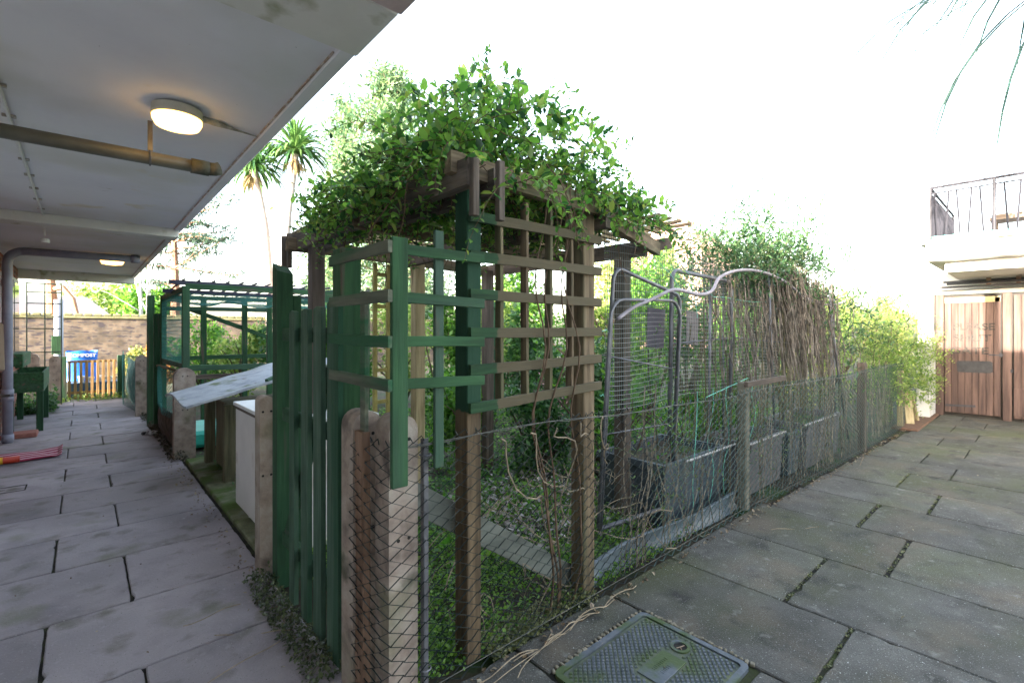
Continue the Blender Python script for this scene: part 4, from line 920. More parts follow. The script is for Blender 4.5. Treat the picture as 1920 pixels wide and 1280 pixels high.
lm = M('black_lettering', [(.015, .015, .015), (.04, .035, .03), (.12, .09, .07)], scale=40, rough=.9, bump=0, contrast=(.35, .75))
rotm = Matrix(((0, 0, -1), (-1, 0, 0), (0, 1, 0)))
lx = DX - .0165
for wd, z, sc, yy in (('PLEASE', 1.46, .15, .81), ('SHUT', 1.28, .15, .83), ('GATE', 1.075, .15, .86)):
    text(wd, sc, (lx, yy, z), rotm, 'lettering', lm, dr, .0008, 1.05 if wd == 'PLEASE' else 1.2, .0035)
put(MB().prism([(1.00, .74), (.97, .725), (.62, .73), (.585, .75), (.59, .90), (.62, .92), (.99, .91), (1.01, .88)], DX - .0166, DX - .0145, 'x'), 'painted_patch', M('grey_patch', [(.018, .019, .021), (.045, .045, .048)], scale=12, rough=.9, bump=0), dr)
d2 = thing('timber_door', 'second brown board door at the right edge of the picture', 'door', (DX, -.1, 0), 'timber doors at the end of the terrace')
mb = MB()
for i in range(10): mb.box((DX, .36 - (i + .5) * .085, 1.0), (.028, .08, 1.9), None, .002)
put(mb, 'boards', gatewood(), d2)
put(MB().box((DX - .018, .30, .30), (.02, .12, .42), None, .003), 'lower_rail', gatewood(), d2)
put(MB().box((DX - .03, .38, .78), (.03, .03, .05)), 'bolt', MC['black_iron'], d2)
gb_ = thing('terrace_building', 'white terrace building above the timber doors, with a balcony slab', 'building', (11.5, 0, 0))
for y in (.43, 1.215, -.6): put(MB().box((DX + .01, y, 1.0), (.08, .10, 2.0), None, .004), 'door_post', gatewood(), gb_)
white_r = M('white_render', [(.55, .53, .50), (.68, .66, .63)], scale=5, rough=.85, bump=.15, spots=[((.35, .33, .28), 4, .66, .8)])
put(MB().box((DX + .03, -.6, 2.03), (.14, 3.8, .05), None, .004), 'lintel', white_r, gb_)
put(MB().box((11.4, -3.2, 1.3), (1.6, 4.0, 2.6)), 'side_wall', white_r, gb_)
put(MB().box((11.1, -.6, 2.22), (.5, 3.9, .28)), 'upper_wall', white_r, gb_)
mb = MB(); mb.box((10.55, -.6, 2.11), (.05, 3.6, .03)).box((10.5, -.6, 2.19), (.04, 3.5, .03)); mb.tube([(10.4, 1.1, 2.15), (10.4, -2, 2.15)], .02, 6)
put(mb, 'overhead_track', M('dark_track', [(.03, .03, .035), (.07, .07, .08)], rough=.6), gb_)
put(MB().box((DX + .09, -.4, 1.0), (.06, 3.4, 2.0)), 'dark_gap_panel', M('gap_shade', [(.02, .018, .016), (.04, .035, .03)]), gb_)  # added panel; its dark colour stands in for shade in the door gaps
for k in (.62, .3, -.1): put(MB().box((10.45, k, 2.17), (.1, .05, .1)), 'track_bracket', M('rust2', [(.2, .1, .07), (.3, .2, .15)]), gb_)
put(MB().box((10.3, -1.2, 2.51), (2.6, 4.76, .24), None, .01), 'balcony_slab', white_r, gb_)
put(MB().box((10.3, -1.2, 2.66), (2.7, 4.9, .05), None, .008), 'slab_coping', white_r, gb_)
put(MB().box((10.35, -1.3, 2.32), (2.2, 4.6, .16), None, .01), 'slab_beam', white_r, gb_)
rl = put(MB().tube([(8.98, 1.12, 3.42), (8.98, -3, 3.42)], .02, 6).tube([(8.98, 1.12, 3.34), (8.98, -3, 3.34)], .012, 5).tube([(8.98, 1.12, 3.42), (11.5, 1.12, 3.42)], .02, 6).tube([(8.98, 1.12, 3.34), (11.5, 1.12, 3.34)], .012, 5), 'balcony_railing', M('rail_metal', [(.012, .012, .018), (.03, .03, .04)], rough=.7), gb_)
mb = MB()
for y in (1.12, .48, -.2, -1): mb.tube([(8.98, y, 2.68), (8.98, y, 3.42)], .017, 6)
mb.tube([(11.4, 1.12, 2.68), (11.4, 1.12, 3.42)], .017, 6)
put(mb, 'railing_post', MC['rail_metal'], rl)
mb = MB()
for i in range(18):
    y = 1.06 - i * .115; tw = .018 * (-1) ** i; mb.tube([(8.98, y + tw, 3.34), (8.98, y - tw, 2.72)], .011, 4)
for i in range(20): mb.tube([(9.06 + i * .12, 1.12, 3.34), (9.06 + i * .12, 1.12, 2.72)], .010, 4)
put(mb, 'baluster', MC['rail_metal'], rl)
o = put(MB().box((8.975, -.4, 2.70), (.02, 3.0, .03), Matrix.Rotation(R(.6), 3, 'X')), 'green_tape', M('mint', [(.05, .4, .32), (.1, .5, .4)], rough=.6), gb_)
bl = thing('balcony_bench', 'dark slatted garden seat behind the balcony railing', 'seat', (9.6, .3, 2.69))
mb = MB(); mb.box((9.6, .2, 2.95), (.4, .7, .04)); mb.box((9.8, .2, 3.02), (.04, .7, .10)); put(mb, 'seat', darkwood('y'), bl)
for x, y in ((9.45, .5), (9.45, -.1), (9.75, .5), (9.75, -.1)): put(MB().box((x, y, 2.81), (.04, .04, .25)), 'leg', darkwood('z'), bl)
wallp = thing('buttress_wall', 'white rendered low wall with a sloping top left of the timber door', 'wall', (10.2, 1.32, 0))
put(MB().prism([(10.6, 0), (10.0, 0), (10.0, 1.05), (10.12, 1.45), (10.22, 1.68), (10.35, 1.70), (10.40, 1.45), (10.6, 1.25)], 1.26, 1.42, 'y'), 'render', white_r, wallp)
for i, (x, ln) in enumerate(((9.1, .12), (9.55, -.14))):
    o = put(MB().beam((x, 1.36, -.02), (x + ln, 1.42, .46), .10, .03), 'timber_offcut', palewood('z'), base=(x, 1.36, 0)); tag(o, ('upright pale timber offcut at the end of the chain link fence', 'slanting pale timber offcut under the yellow green shrub')[i], 'timber')
o = put(MB().box((9.6, 1.36, .012), (1.9, .3, .04), None, .01), 'brick_edging', M('edge_red', [(.10, .055, .035), (.17, .10, .07)], scale=14, rough=1, bump=.6), base=(9.6, 1.36, 0)); tag(o, 'reddish strip of soil and brick edging under the yellow green shrub', 'edging')
hs = thing('gable_house', 'distant pinkish house with a pointed gable above the hedge', 'house', W(1285, 40))
p = W(1285, 40); hz = ZAT(478, 40)
put(MB().prism([(p.x - 3.2, 0), (p.x + 3.2, 0), (p.x + 3.2, hz), (p.x - 3.2, hz)], p.y - 3, p.y + 3, 'y'), 'wall', M('far_brick', [(.4, .25, .2), (.5, .33, .28)]), hs)
put(MB().prism([(p.y - 3.2, hz - .1), (p.y + 3.2, hz - .1), (p.y, hz + 2.4)], p.x - 3.5, p.x + 3.5, 'x'), 'roof', M('far_roof', [(.35, .2, .16), (.42, .27, .22)]), hs)
put(MB().box((p.x, p.y, hz + 2.2), (.9, .9, 1.9)), 'chimney', MC['far_brick'], hs)

random.seed(23); rng = np.random.default_rng(23)
# ---------------------------------------------------------------- PLANTS
def limb(mb, p, d, L, r, n=7, wander=.15, up=0.0):
    p = Vector(p); d = Vector(d).normalized(); pts = [p.copy()]
    for i in range(n):
        d = (d + Vector([random.gauss(0, wander) for _ in range(3)]) + Vector((0, 0, up))).normalized(); p = p + d * L / n; pts.append(p.copy())
    mb.tube(pts, [max(r * (1 - .75 * i / n), .002) for i in range(n + 1)], 6, False); return pts
def sph(n, c, r, shell=.55):
    v = unit(rng.normal(size=(n, 3))); rad = (shell + (1 - shell) * rng.random(n)) ** .8
    return np.array(c) + v * rad[:, None] * np.array(r)
def shrub(name, lab, cat, base, rx, ry, h, leafL, n, mat, lumps=14, grp=None, z0=.1, ratio=.5, stems=8, simple=True):
    base = Vector(base); t = thing(name, lab, cat, base, grp); lv = Leaves(); mb = MB()
    for k in range(stems):
        a = random.random() * 6.28; limb(mb, base, (math.cos(a) * .5, math.sin(a) * .5, 1), h * random.uniform(.6, .95), .012 + .008 * h, 7, .12)
    for k in range(lumps):
        a = random.random() * 6.28; rr = math.sqrt(random.random()) * .75; zz = z0 + (h - z0) * random.uniform(.1, .86)
        cr = random.uniform(.20, .38)
        tp = 1 - .35 * (zz / h) ** 2
        c = (base.x + math.cos(a) * rr * rx * tp, base.y + math.sin(a) * rr * ry * tp, zz)
        lv.cloud(sph(n // lumps, c, (cr * rx * 1.1, cr * ry * 1.1, cr * h * .75), .35), leafL, ratio)
    lv.mesh('leaves', mat, t, simple=simple); put(mb, 'stems', M('shrub_bark', [(.04, .03, .02), (.12, .09, .06)], scale=20), t); return t
L_dark = leafmat('leaf_dark', [(.015, .055, .02), (.04, .11, .03), (.08, .18, .04)], .35)
L_mid = leafmat('leaf_mid', [(.03, .09, .02), (.08, .21, .03), (.18, .32, .06)], .45)
L_lime = leafmat('leaf_lime', [(.07, .14, .03), (.19, .29, .06), (.36, .42, .14)], .42)
L_yel = leafmat('leaf_yellow', [(.1, .15, .04), (.24, .26, .08), (.36, .31, .10)], .4)
L_rust = leafmat('leaf_rust', [(.12, .12, .03), (.35, .16, .04), (.42, .22, .1)], .4)
L_pale = leafmat('leaf_blue_pale', [(.05, .11, .06), (.10, .18, .09), (.2, .27, .12)], .35)
G1 = 'shrubs filling the back of the garden'
SH = [  # px, Y, top py, width m, material, label
    (385, 10.5, 598, 1.5, L_mid, 'rounded green shrub seen through the cage, left part'),
    (455, 10.0, 602, 1.2, L_lime, 'lime green shrub seen through the right half of the cage'),
    (300, 12.0, 640, .7, L_rust, 'russet and yellow shrub behind the tall green post'),
    (250, 13.2, 655, .7, L_yel, 'bright yellow green plant spilling over the small gate post'),
    (560, 10.0, 575, 1.5, L_dark, 'dark shrub behind the gate post'),
    (655, 9.0, 535, 1.4, L_mid, 'mid green shrub behind the picket gate'),
    (760, 9.5, 560, 1.2, L_lime, 'sunlit lime shrub seen through the corner trellis'),
    (850, 7.5, 560, .9, L_mid, 'fresh green shrub just left of the brown inner post'),
    (930, 9.0, 520, 1.3, L_lime, 'bright shrub behind the left lattice columns'),
    (1000, 7.0, 575, .9, L_dark, 'dark dense shrub low behind the middle lattice'),
    (1060, 8.5, 500, 1.2, L_mid, 'tall green shrub behind the right lattice columns'),
    (1140, 8.0, 470, 1.1, L_lime, 'yellow green tall shrub right of the pergola'),
    (1215, 7.5, 462, 1.1, L_mid, 'tall green shrub behind the first tube frame'),
    (1290, 9.5, 478, 1.4, L_dark, 'dark green shrub behind the second tube frame'),
    (1370, 10.0, 500, 1.5, L_mid, 'green shrub behind the middle of the fence'),
    (1460, 11.0, 505, 1.6, L_dark, 'dense shrub behind the hanging dead stems'),
    (1560, 12.0, 540, 1.5, L_lime, 'light green shrub behind the hooked pole'),
    (1650, 13.0, 545, 1.6, L_yel, 'yellowish shrub in front of the terrace'),
    (1120, 5.2, 640, .7, L_dark, 'low dark shrub right behind the first tube frame foot'),
    (870, 5.0, 700, .8, L_mid, 'low green bush behind the pergola posts'),
    (1010, 4.8, 720, .7, L_dark, 'low dark bush at the back of the pergola'),
    (1330, 5.0, 690, .8, L_mid, 'low green bush behind the blue grey planter')]
for px, Y, py, wd, m_, lab in SH:
    h = ZAT(py, Y); n_ = int(3800 if Y > 6.5 else 4200)
    shrub('garden_shrub', lab, 'shrub', W(px, Y), wd * .62, wd * .5, h, .085 if Y > 6.5 else .055, n_, m_, 16, G1)
shrub('palm_fern', 'spiky green fern clump low between the pergola and the tube frame', 'fern', W(1140, 4.2), .3, .3, .95, .22, 260, L_mid, 5, None, .3, .12)
shrub('pink_flower_bush', 'bush speckled with pink blossom low behind the lattice', 'bush', W(1012, 5.6), .35, .3, .85, .035, 900, leafmat('pink_petal', [(.02, .07, .02), (.5, .25, .3), (.03, .1, .03)], .3), 8)
# distant tree line
for px, Y, py, wd, m_, lab in ((190, 30, 535, 5.0, L_lime, 'broad pale willow like tree beyond the brick wall'), (290, 26, 520, 3.5, L_mid, 'green tree left of the dark pine'), (120, 34, 560, 4.0, L_dark, 'dark distant tree beyond the grey outbuilding'), (620, 24, 470, 2.2, L_pale, 'pale grey green tree left of the tall conifer'), (1170, 26, 455, 4.5, L_yel, 'sunlit yellow green tree line right of the pergola'), (1240, 28, 458, 3.0, L_lime, 'lime tree in front of the gable house'), (960, 26, 505, 5.0, L_mid, 'low green distant trees behind the lattice'), (780, 26, 500, 5.0, L_pale, 'low pale distant trees behind the corner trellis'), (1400, 30, 520, 5.5, L_mid, 'distant green trees above the fence centre'), (1560, 30, 545, 4.5, L_lime, 'distant pale trees left of the terrace building')):
    h = ZAT(py, Y); shrub('distant_tree', lab, 'tree', W(px, Y), wd * .62, wd * .5, h, .26, 3600, m_, 22, 'trees beyond the garden', .6, .5, 5)

def conifer(base, h, rad, lab, nb=60, mat=L_pale, needle=.22, per=55, z0=.12):
    base = Vector(base); t = thing('conifer_tree', lab, 'tree', base); mb = MB(); lv = Leaves()
    mb.tube([base, base + Vector((.1, 0, h * .5)), base + Vector((.0, .1, h))], [.22, .14, .03], 8)
    for k in range(nb):
        f_ = z0 + (1 - z0) * (k + random.random()) / nb; z = h * f_; a = k * 2.4 + random.gauss(0, .3); L = rad * (1 - f_) ** .55 * random.uniform(.55, 1.15) + .35
        pts = limb(mb, base + Vector((0, 0, z)), (math.cos(a), math.sin(a), .35), L, .035, 6, .12, .05)
        for i, p in enumerate(pts[1:]):
            s_ = .16 + .24 * (i / 6)
            P = np.array(p) + rng.normal(size=(per // 6 + 1, 3)) * np.array([s_, s_, s_ * .6]) * (L / 2.2 + .35)
            lv.cloud(P, needle, .3, .3)
            if i > 1:
                P = np.array(p) + rng.normal(size=(per // 5, 3)) * np.array([.15, .15, .12]) + rng.normal(size=3) * .35
                lv.cloud(P, needle * .8, .3, .3)
    lv.mesh('needles', mat, t, simple=True); put(mb, 'trunk', M('conifer_bark', [(.1, .07, .05), (.22, .16, .12)], scale=6), t); return t
conifer(W(735, 22), ZAT(150, 22), 4.3, 'tall pale grey green conifer behind the pergola climber', 120, per=130, needle=.26)
conifer(W(648, 23), ZAT(200, 23), 2.3, 'slimmer pale conifer just left of the tall one', 60, per=90, needle=.26)
# dark pine with horizontal layers
pb = W(325, 24); t = thing('pine_tree', 'dark open pine with reddish trunk and flat spreading branches', 'tree', pb); mb = MB(); lv = Leaves()
mb.tube([pb, pb + Vector((.1, 0, 3)), pb + Vector((0, 0, ZAT(395, 24)))], [.24, .2, .08], 8)
rgt = Vector((math.cos(HEAD), -math.sin(HEAD), 0))
for k in range(20):
    z = ZAT(random.uniform(395, 545), 24); sd_ = 1 if k < 14 else -1; L = random.uniform(1.6, 3.9) if sd_ > 0 else random.uniform(1, 2)
    d = rgt * sd_ + Vector((random.gauss(0, .35), random.gauss(0, .35), random.uniform(.05, .5)))
    pts = limb(mb, pb + Vector((0, 0, z)), d, L, .05, 8, .09, .0)
    for i, p in enumerate(pts[2:]):
        lv.cloud(np.array(p) + rng.normal(size=(34, 3)) * np.array([.22, .22, .07]), .19, .3, .5)
lv.mesh('needles', leafmat('pine_needle', [(.02, .05, .03), (.05, .09, .06)], .2), t, simple=True)
put(mb, 'trunk', M('pine_bark', [(.18, .09, .06), (.3, .16, .1)], scale=6), t)
# bare pale trunks
for px, Y, top, r_, lab, cols in ((263, 20, 505, .11, 'pale birch trunk left of the tall green post', [(.4, .38, .36), (.5, .48, .45)]), (276, 20.5, 500, .09, 'second pale birch trunk touching the tall green post', [(.4, .38, .36), (.5, .48, .45)])):
    b_ = W(px, Y); t = thing('birch_tree', lab, 'tree', b_, 'birch trunks'); mb = MB(); limb(mb, b_, (0, 0, 1), ZAT(top, Y) + 1, r_, 8, .02)
    put(mb, 'trunk', M('birch_bark', cols, scale=10), t)
    mb = MB()
    for k in range(6): limb(mb, b_ + Vector((0, 0, 2.2 + k * .4)), (random.gauss(0, .6), random.gauss(0, .6), 1), 1.5, .03, 6, .1)
    put(mb, 'limb', M('birch_bark', cols, scale=10), t)
b_ = W(98, 15); t = thing('bare_tree', 'orange brown bare tree trunk with a curving branch behind the trellis', 'tree', b_); mb = MB()
mb.tube([b_, b_ + Vector((.02, 0, 1.5)), b_ + Vector((-.05, 0, 3.4))], [.21, .17, .1], 10)
put(mb, 'trunk', M('orange_bark', [(.22, .11, .06), (.36, .2, .12)], scale=6, rough=.9), t)
mb = MB(); q0 = W(98, 15, 2.7); mb.tube([q0, W(118, 15, 2.75), W(136, 15, 2.4), W(144, 15, 1.95), W(145, 15, 1.6)], [.09, .08, .07, .05, .03], 8); put(mb, 'branch', MC['orange_bark'], t)

# cabbage palms
def strap_head(mb_l, c, n, L, wd, droop=1.6, skirt=0, dirbias=None):
    """arching strap leaves as tapering ribbons"""
    for k in range(n + skirt):
        a = random.random() * 6.283
        if k < n: e = random.uniform(-.2, 1.35); L_ = L * random.uniform(.75, 1.15); dr = droop
        else: e = random.uniform(-1.3, -.6); L_ = L * random.uniform(.6, .95); dr = .8
        d = Vector((math.cos(a) * math.cos(e), math.sin(a) * math.cos(e), math.sin(e)))
        if dirbias is not None: d = (d + dirbias).normalized()
        p = Vector(c); pts = []; m = 7
        for i in range(m + 1):
            pts.append(p.copy()); d = (d + Vector((0, 0, -dr * (i / m) * .22))).normalized(); p = p + d * L_ / m
        sd_ = d.cross(Vector((0, 0, 1)));
        if sd_.length < .1: sd_ = Vector((1, 0, 0))
        sd_.normalize(); vs = []; fs = []
        for i, q in enumerate(pts):
            w_ = wd * (.6 + .8 * (i / m)) * (1 - (i / m) ** 3) + .001
            nn = Vector((0, 0, w_ * .4)); vs += [q - sd_ * w_ + nn, q, q + sd_ * w_ + nn]
        for i in range(m): fs += [(3 * i, 3 * i + 1, 3 * i + 4, 3 * i + 3), (3 * i + 1, 3 * i + 2, 3 * i + 5, 3 * i + 4)]
        mb_l.add(vs, fs)
cpm = leafmat('cabbage_leaf', [(.02, .07, .03), (.06, .15, .04), (.12, .22, .06)], .25)
dead = leafmat('cabbage_dead', [(.2, .14, .07), (.35, .27, .14)], .2)
for pts_, lab in ((((508, 17, 600), (500, 17, 480), (492, 17, 400), (480, 17, 345), (474, 17, 318)), 'cabbage palm with hanging leaves half hidden by the canopy edge'), (((527, 17, 600), (530, 17, 500), (540, 17, 400), (549, 17, 330), (553, 17, 290)), 'cabbage palm with a full round head right of the canopy edge')):
    P = [W(a, b, ZAT(c, b)) for a, b, c in pts_]; b0 = Vector((P[0].x, P[0].y, 0)); t = thing('cabbage_palm', lab, 'palm tree', b0, 'cabbage palms')
    put(MB().tube([b0] + smoothpts(P, 4), [.19] + [.16] * 8 + [.13] * 9, 8), 'trunk', M('palm_trunk', [(.3, .25, .23), (.42, .37, .34)], scale=12, rough=.9), t, smooth=True)
    mb = MB(); strap_head(mb, P[-1] + Vector((0, 0, .1)), 170, 1.45, .05, 2.6); put(mb, 'leaves', cpm, t)
    mb = MB(); strap_head(mb, P[-1] - Vector((0, 0, .1)), 0, .9, .03, 1.0, 45); put(mb, 'dead_leaves', dead, t)
# overhanging palm at top right, its trunk stands outside the picture
pc = W(2010, 3.6, ZAT(-60, 3.6)); b0 = Vector((pc.x, pc.y, 0)); t = thing('yucca_palm', 'drooping thin palm blades hanging into the top right of the sky', 'palm tree', b0)
put(MB().tube([b0, b0.lerp(pc, .5) + Vector((.05, 0, 0)), pc], [.11, .09, .08], 10), 'trunk', MC['palm_trunk'], t)
mb = MB(); strap_head(mb, pc, 95, 1.9, .012, 3.4); put(mb, 'leaves', leafmat('yucca_leaf', [(.02, .05, .05), (.05, .09, .08)], .2), t)

random.seed(24); rng = np.random.default_rng(24)
# climber stems and dead bundle on the right fence
db = thing('dead_stem_bundle', 'thick curtain of hanging dry brown stems over the fence', 'dead climber', (5.4, 1.95, 0))
mb = MB()
for k in range(430):
    x = random.gauss(5.7, .75); x = min(max(x, 4.0), 7.4); y = 1.9 + random.gauss(0, .13); zt = 2.0 - .10 * abs(x - 5.6) + random.gauss(0, .06)
    L = random.uniform(.5, 1.2); mb.tube(wig((x, y, zt), (x + random.gauss(.05, .10), y + random.gauss(-.05, .07), max(.25, zt - L)), 12, random.uniform(.02, .06)), random.uniform(.002, .006), 4, False)
put(mb, 'hanging_stems', M('dead_bark', [(.045, .037, .030), (.12, .10, .082), (.25, .215, .18)], scale=12, rough=.95, isl=.35), db)
mb = MB()
for k in range(90):
    x = random.uniform(3.5, 7.2); y = 2.0 + random.gauss(0, .15)
    mb.tube(wig((x, y, 0), (x + random.gauss(0, .12), y, random.uniform(1.0, 2.0)), 8, .03), random.uniform(.003, .007), 4, False)
put(mb, 'upright_canes', M('cane', [(.05, .05, .03), (.14, .12, .06)], scale=12, isl=.3), db)
cl = thing('jasmine_climber', 'feathery green climber rising in thin sprays above the dead stems', 'climber', (5.2, 1.95, 1.7))
mb = MB(); lv = Leaves()
for k in range(400):
    x = max(4.3, random.gauss(5.4, .75)); z = random.uniform(1.65, 2.15); leafy_stem(mb, lv, (x, 2.0 + random.gauss(0, .2), z), (random.gauss(0, .5), random.gauss(0, .5), random.uniform(.3, 1.2)), random.uniform(.3, .75), .07, droop=.7, step=.05, ratio=.32, r=.002, wander=.4, n=3)
for k in range(75):
    x = max(4.3, random.gauss(5.2, .6)); leafy_stem(mb, lv, (x, 2.0 + random.gauss(0, .2), 2.1), (random.gauss(.1, .4), random.gauss(0, .3), 1.2), random.uniform(.5, 1.0), .08, droop=.5, step=.055, ratio=.32, r=.002, wander=.4, n=3)
for k in range(110):
    x = random.uniform(5.8, 8.6); leafy_stem(mb, lv, (x, 1.9 + random.gauss(0, .2), random.uniform(1.0, 1.9)), (random.gauss(.2, .6), random.gauss(0, .5), random.uniform(.2, 1)), random.uniform(.4, .9), .09, droop=1.2, step=.075, ratio=.25, r=.0025, wander=.4, n=3)
lv.mesh('leaves', leafmat('jasmine_leaf', [(.02, .055, .025), (.04, .10, .035), (.08, .16, .06)], .25), cl); put(mb, 'stems', M('green_stem', [(.06, .09, .03), (.14, .12, .06)]), cl)
# creeping foliage behind the wire mesh
cl2 = thing('ivy_screen', 'loose green creeper growing up behind the square wire mesh', 'climber', (3.6, 2.3, 0)); mb = MB(); lv = Leaves()
for k in range(70):
    x = random.uniform(2.6, 5.0); leafy_stem(mb, lv, (x, 2.35 + random.gauss(0, .25), random.uniform(.1, 1.4)), (random.gauss(0, .4), random.gauss(0, .4), 1), random.uniform(.3, .7), .05, droop=.5, step=.06, ratio=.5, r=.002, n=3)
lv.mesh('leaves', L_mid, cl2, simple=True); put(mb, 'stems', MC['green_stem'], cl2)
# variegated shrub
t = thing('variegated_shrub', 'tall pale yellow green shrub spilling beside the timber door', 'shrub', (9.0, 1.6, 0)); lv = Leaves(); mb = MB()
for k in range(520):
    x = random.uniform(8.1, 10.1); y = random.uniform(1.38, 2.0); z = random.uniform(.35, 1.65) ; leafy_stem(mb, lv, (x, y, z), (random.gauss(0, .5), random.gauss(-.35, .4), random.uniform(-.2, .9)), random.uniform(.25, .5), .065, droop=1.2, step=.045, ratio=.5, r=.002, n=3)
for k in range(130):
    leafy_stem(mb, lv, (random.uniform(9.2, 10.3), random.uniform(1.22, 1.45), random.uniform(.3, 1.25)), (random.gauss(0, .5), random.gauss(-.2, .3), random.uniform(-.2, .8)), random.uniform(.2, .4), .065, droop=1.2, step=.045, ratio=.5, r=.002, n=3)
lv.mesh('leaves', L_lime, t, simple=True)
for k in range(9): limb(mb, (random.uniform(8.4, 9.8), 1.65, 0), (random.gauss(0, .2), random.gauss(0, .1), 1), 1.5, .016, 6, .08)
put(mb, 'stems', MC['green_stem'], t)
t = thing('amber_shrub', 'golden leaved shrub behind the terrace end of the fence', 'shrub', (8.2, 2.6, 0)); lv = Leaves(); mb = MB()
for k in range(120):
    x = random.uniform(7.2, 10.3); y = random.uniform(2.3, 3.2); z = random.uniform(.4, 2.1); leafy_stem(mb, lv, (x, y, z), (random.gauss(0, .5), random.gauss(-.2, .5), random.uniform(0, .9)), random.uniform(.3, .6), .075, droop=1, step=.055, ratio=.5, r=.002, n=3)
lv.mesh('leaves', L_yel, t, simple=True); put(mb, 'stems', MC['green_stem'], t)

# ground cover
def patch(name, lab, poly, n, L, mat, zr=.05, ratio=.7, yfun=None):
    (x0, x1, y0, y1) = poly; P = np.stack([rng.uniform(x0, x1, n), rng.uniform(y0, y1, n), np.zeros(n)], 1)
    hgt = .5 + .5 * np.sin(P[:, 0] * 9 + 1.3) * np.sin(P[:, 1] * 7) ; P[:, 2] = rng.random(n) ** 1.2 * zr * (.4 + hgt)
    keep = (np.sin(P[:, 0] * 5.1 + 2) * np.sin(P[:, 1] * 4.3 + .5) + rng.normal(size=n) * .5) > -.55
    lv = Leaves(); lv.cloud(P[keep], L, ratio, 1.2); o = lv.mesh(name, mat, None, ((x0 + x1) / 2, (y0 + y1) / 2, 0), simple=True); tag(o, lab, 'ground cover', kind='stuff'); return o
L_moss = leafmat('clover_leaf', [(.03, .085, .015), (.09, .21, .03), (.2, .34, .06), (.12, .24, .03)], .4)
patch('clover', 'bright green creeping clover covering the soil behind the front fence', (.98, 3.2, 1.62, 3.4), 42000, .016, L_moss, .06, .9)
patch('ground_ivy', 'darker mixed ground cover deeper in the garden', (1.6, 9, 2.2, 7.5), 26000, .045, L_mid, .14, .6)
patch('fern_litter', 'green and dark leafy ground cover beside the cabinet', (1.0, 3.5, 3.3, 6.5), 12000, .03, L_dark, .08, .6)
patch('gate_weeds', 'low weeds growing at the foot of the picket gate', (.66, .80, 1.9, 3.0), 2400, .018, leafmat('weed', [(.02, .03, .012), (.05, .07, .025), (.1, .12, .05)], .2), .05, .6)
patch('left_weeds', 'scrubby weeds at the bottom left foot of the fence posts', (.70, .84, 6.2, 9.9), 2600, .03, leafmat('weed2', [(.02, .02, .012), (.06, .055, .03)], .2), .08, .6)
patch('far_weeds', 'weeds round the foot of the small wooden gate', (-.8, .9, 12.7, 13.3), 2500, .04, L_lime, .14, .5)
patch('fence_moss', 'yellowish moss cushion at the fence foot beside the manhole', (1.3, 2.0, 1.56, 1.72), 9000, .011, leafmat('moss_yel', [(.05, .06, .02), (.13, .15, .05), (.2, .2, .1)], .2), .06, .9)
patch('dark_leaves', 'dark plant growing at the foot of the trellis on the left', (-.85, -.35, 11.3, 12.3), 2600, .06, L_dark, .3, .5)
# dead leaves and pale litter
lv = Leaves(); n = 1500
P = np.stack([rng.uniform(2.0, 3.4, n), rng.uniform(2.0, 3.4, n), rng.random(n) * .06 + .02], 1); lv.cloud(P, .035, .6, 1.5)
o = lv.mesh('leaf_litter', leafmat('litter', [(.2, .18, .16), (.4, .36, .34), (.12, .09, .06)], .1), None, (2.7, 2.7, 0)); tag(o, 'pale dry leaf litter on the ground inside the garden', 'leaf litter', kind='stuff')
lv = Leaves(); n = 420
s_ = rng.random(n); P = np.stack([.95 + s_ * 8, np.interp(.95 + s_ * 8, [.8, 3.8, 5.5, 8.9], [1.545, 1.52, 1.42, 1.36]) - np.abs(rng.normal(size=n)) * .025, np.full(n, .008)], 1); lv.cloud(P, .022, .6, 3)
n = 220; P = np.stack([.76 - np.abs(rng.normal(size=n)) * .06, rng.uniform(1.5, 6.5, n), np.full(n, .008)], 1); lv.cloud(P, .02, .6, 3)
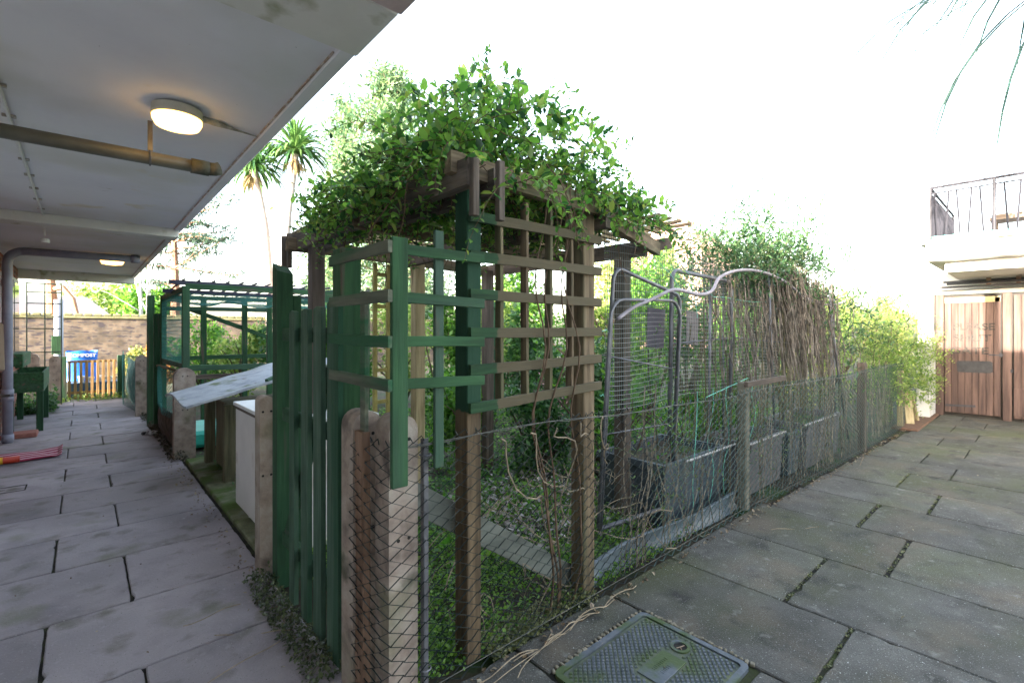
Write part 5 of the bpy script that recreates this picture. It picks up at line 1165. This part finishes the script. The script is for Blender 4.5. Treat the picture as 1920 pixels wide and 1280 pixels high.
n = 260; P = np.stack([rng.uniform(-.6, 6.5, n), rng.uniform(.0, 6, n), np.full(n, .008)], 1); P = P[(P[:, 1] < 1.4) | (P[:, 0] < .7)]; lv.cloud(P, .014, .6, 3)
o = lv.mesh('fallen_leaves', leafmat('fallen', [(.05, .035, .02), (.16, .1, .05), (.3, .26, .18)], .1), None, (1, 2, 0)); tag(o, 'scattered small fallen leaves along the edges of the paving', 'leaf litter', kind='stuff')
mb = MB()
for a, b in (((.45, 2.55, .006), (.72, 2.35, .01)), ((.35, 2.7, .02), (.6, 2.75, .008)), ((3.6, 1.3, .006), (3.9, 1.1, .006)), ((1.2, 1.46, .01), (1.75, 1.5, .01)), ((1.3, 1.42, .01), (1.6, 1.52, .015)), ((6.0, 1.3, .01), (6.4, 1.36, .01)), ((.3, 2.2, .005), (.66, 2.3, .01))): mb.tube(wig(a, b, 8, .012), .0022, 4)
o = put(mb, 'twigs', MC['dry_stem'], base=(1, 2, 0)); tag(o, 'a few thin dry twigs lying on the slabs near the fence', 'twigs', kind='stuff')
mb = MB(); mb.box((.70, 8.05, .03), (.10, .07, .05), Matrix.Rotation(.4, 3, 'Z'), .012).box((.62, 8.15, .02), (.09, .05, .035), Matrix.Rotation(1.2, 3, 'Z'), .01)
o = put(mb, 'white_stones', M('flint', [(.02, .02, .02), (.6, .6, .62)], scale=14, contrast=(.45, .52)), base=(.66, 8.1, 0)); tag(o, 'two black and white stones at the path edge under the netting', 'stones')

P = []
for i in range(2, 8):
    yj = .62 if i % 2 == 0 else .915
    for yy in (yj, yj - .9):
        n = 260; xx = rng.uniform(xs[i] + .01, xs[i + 1] - .01, n); P.append(np.stack([xx, yy + rng.normal(size=n) * .006, rng.random(n) * .008 - .008], 1)[(np.sin(xx * 40 + i) > -.5)])
lv = Leaves(); lv.cloud(np.concatenate(P), .009, .8, 1.0)
o = lv.mesh('joint_moss', MC['moss_yel'], None, (4, .8, 0), simple=True); tag(o, 'moss growing in the joints of the terrace slabs', 'moss', kind='stuff')
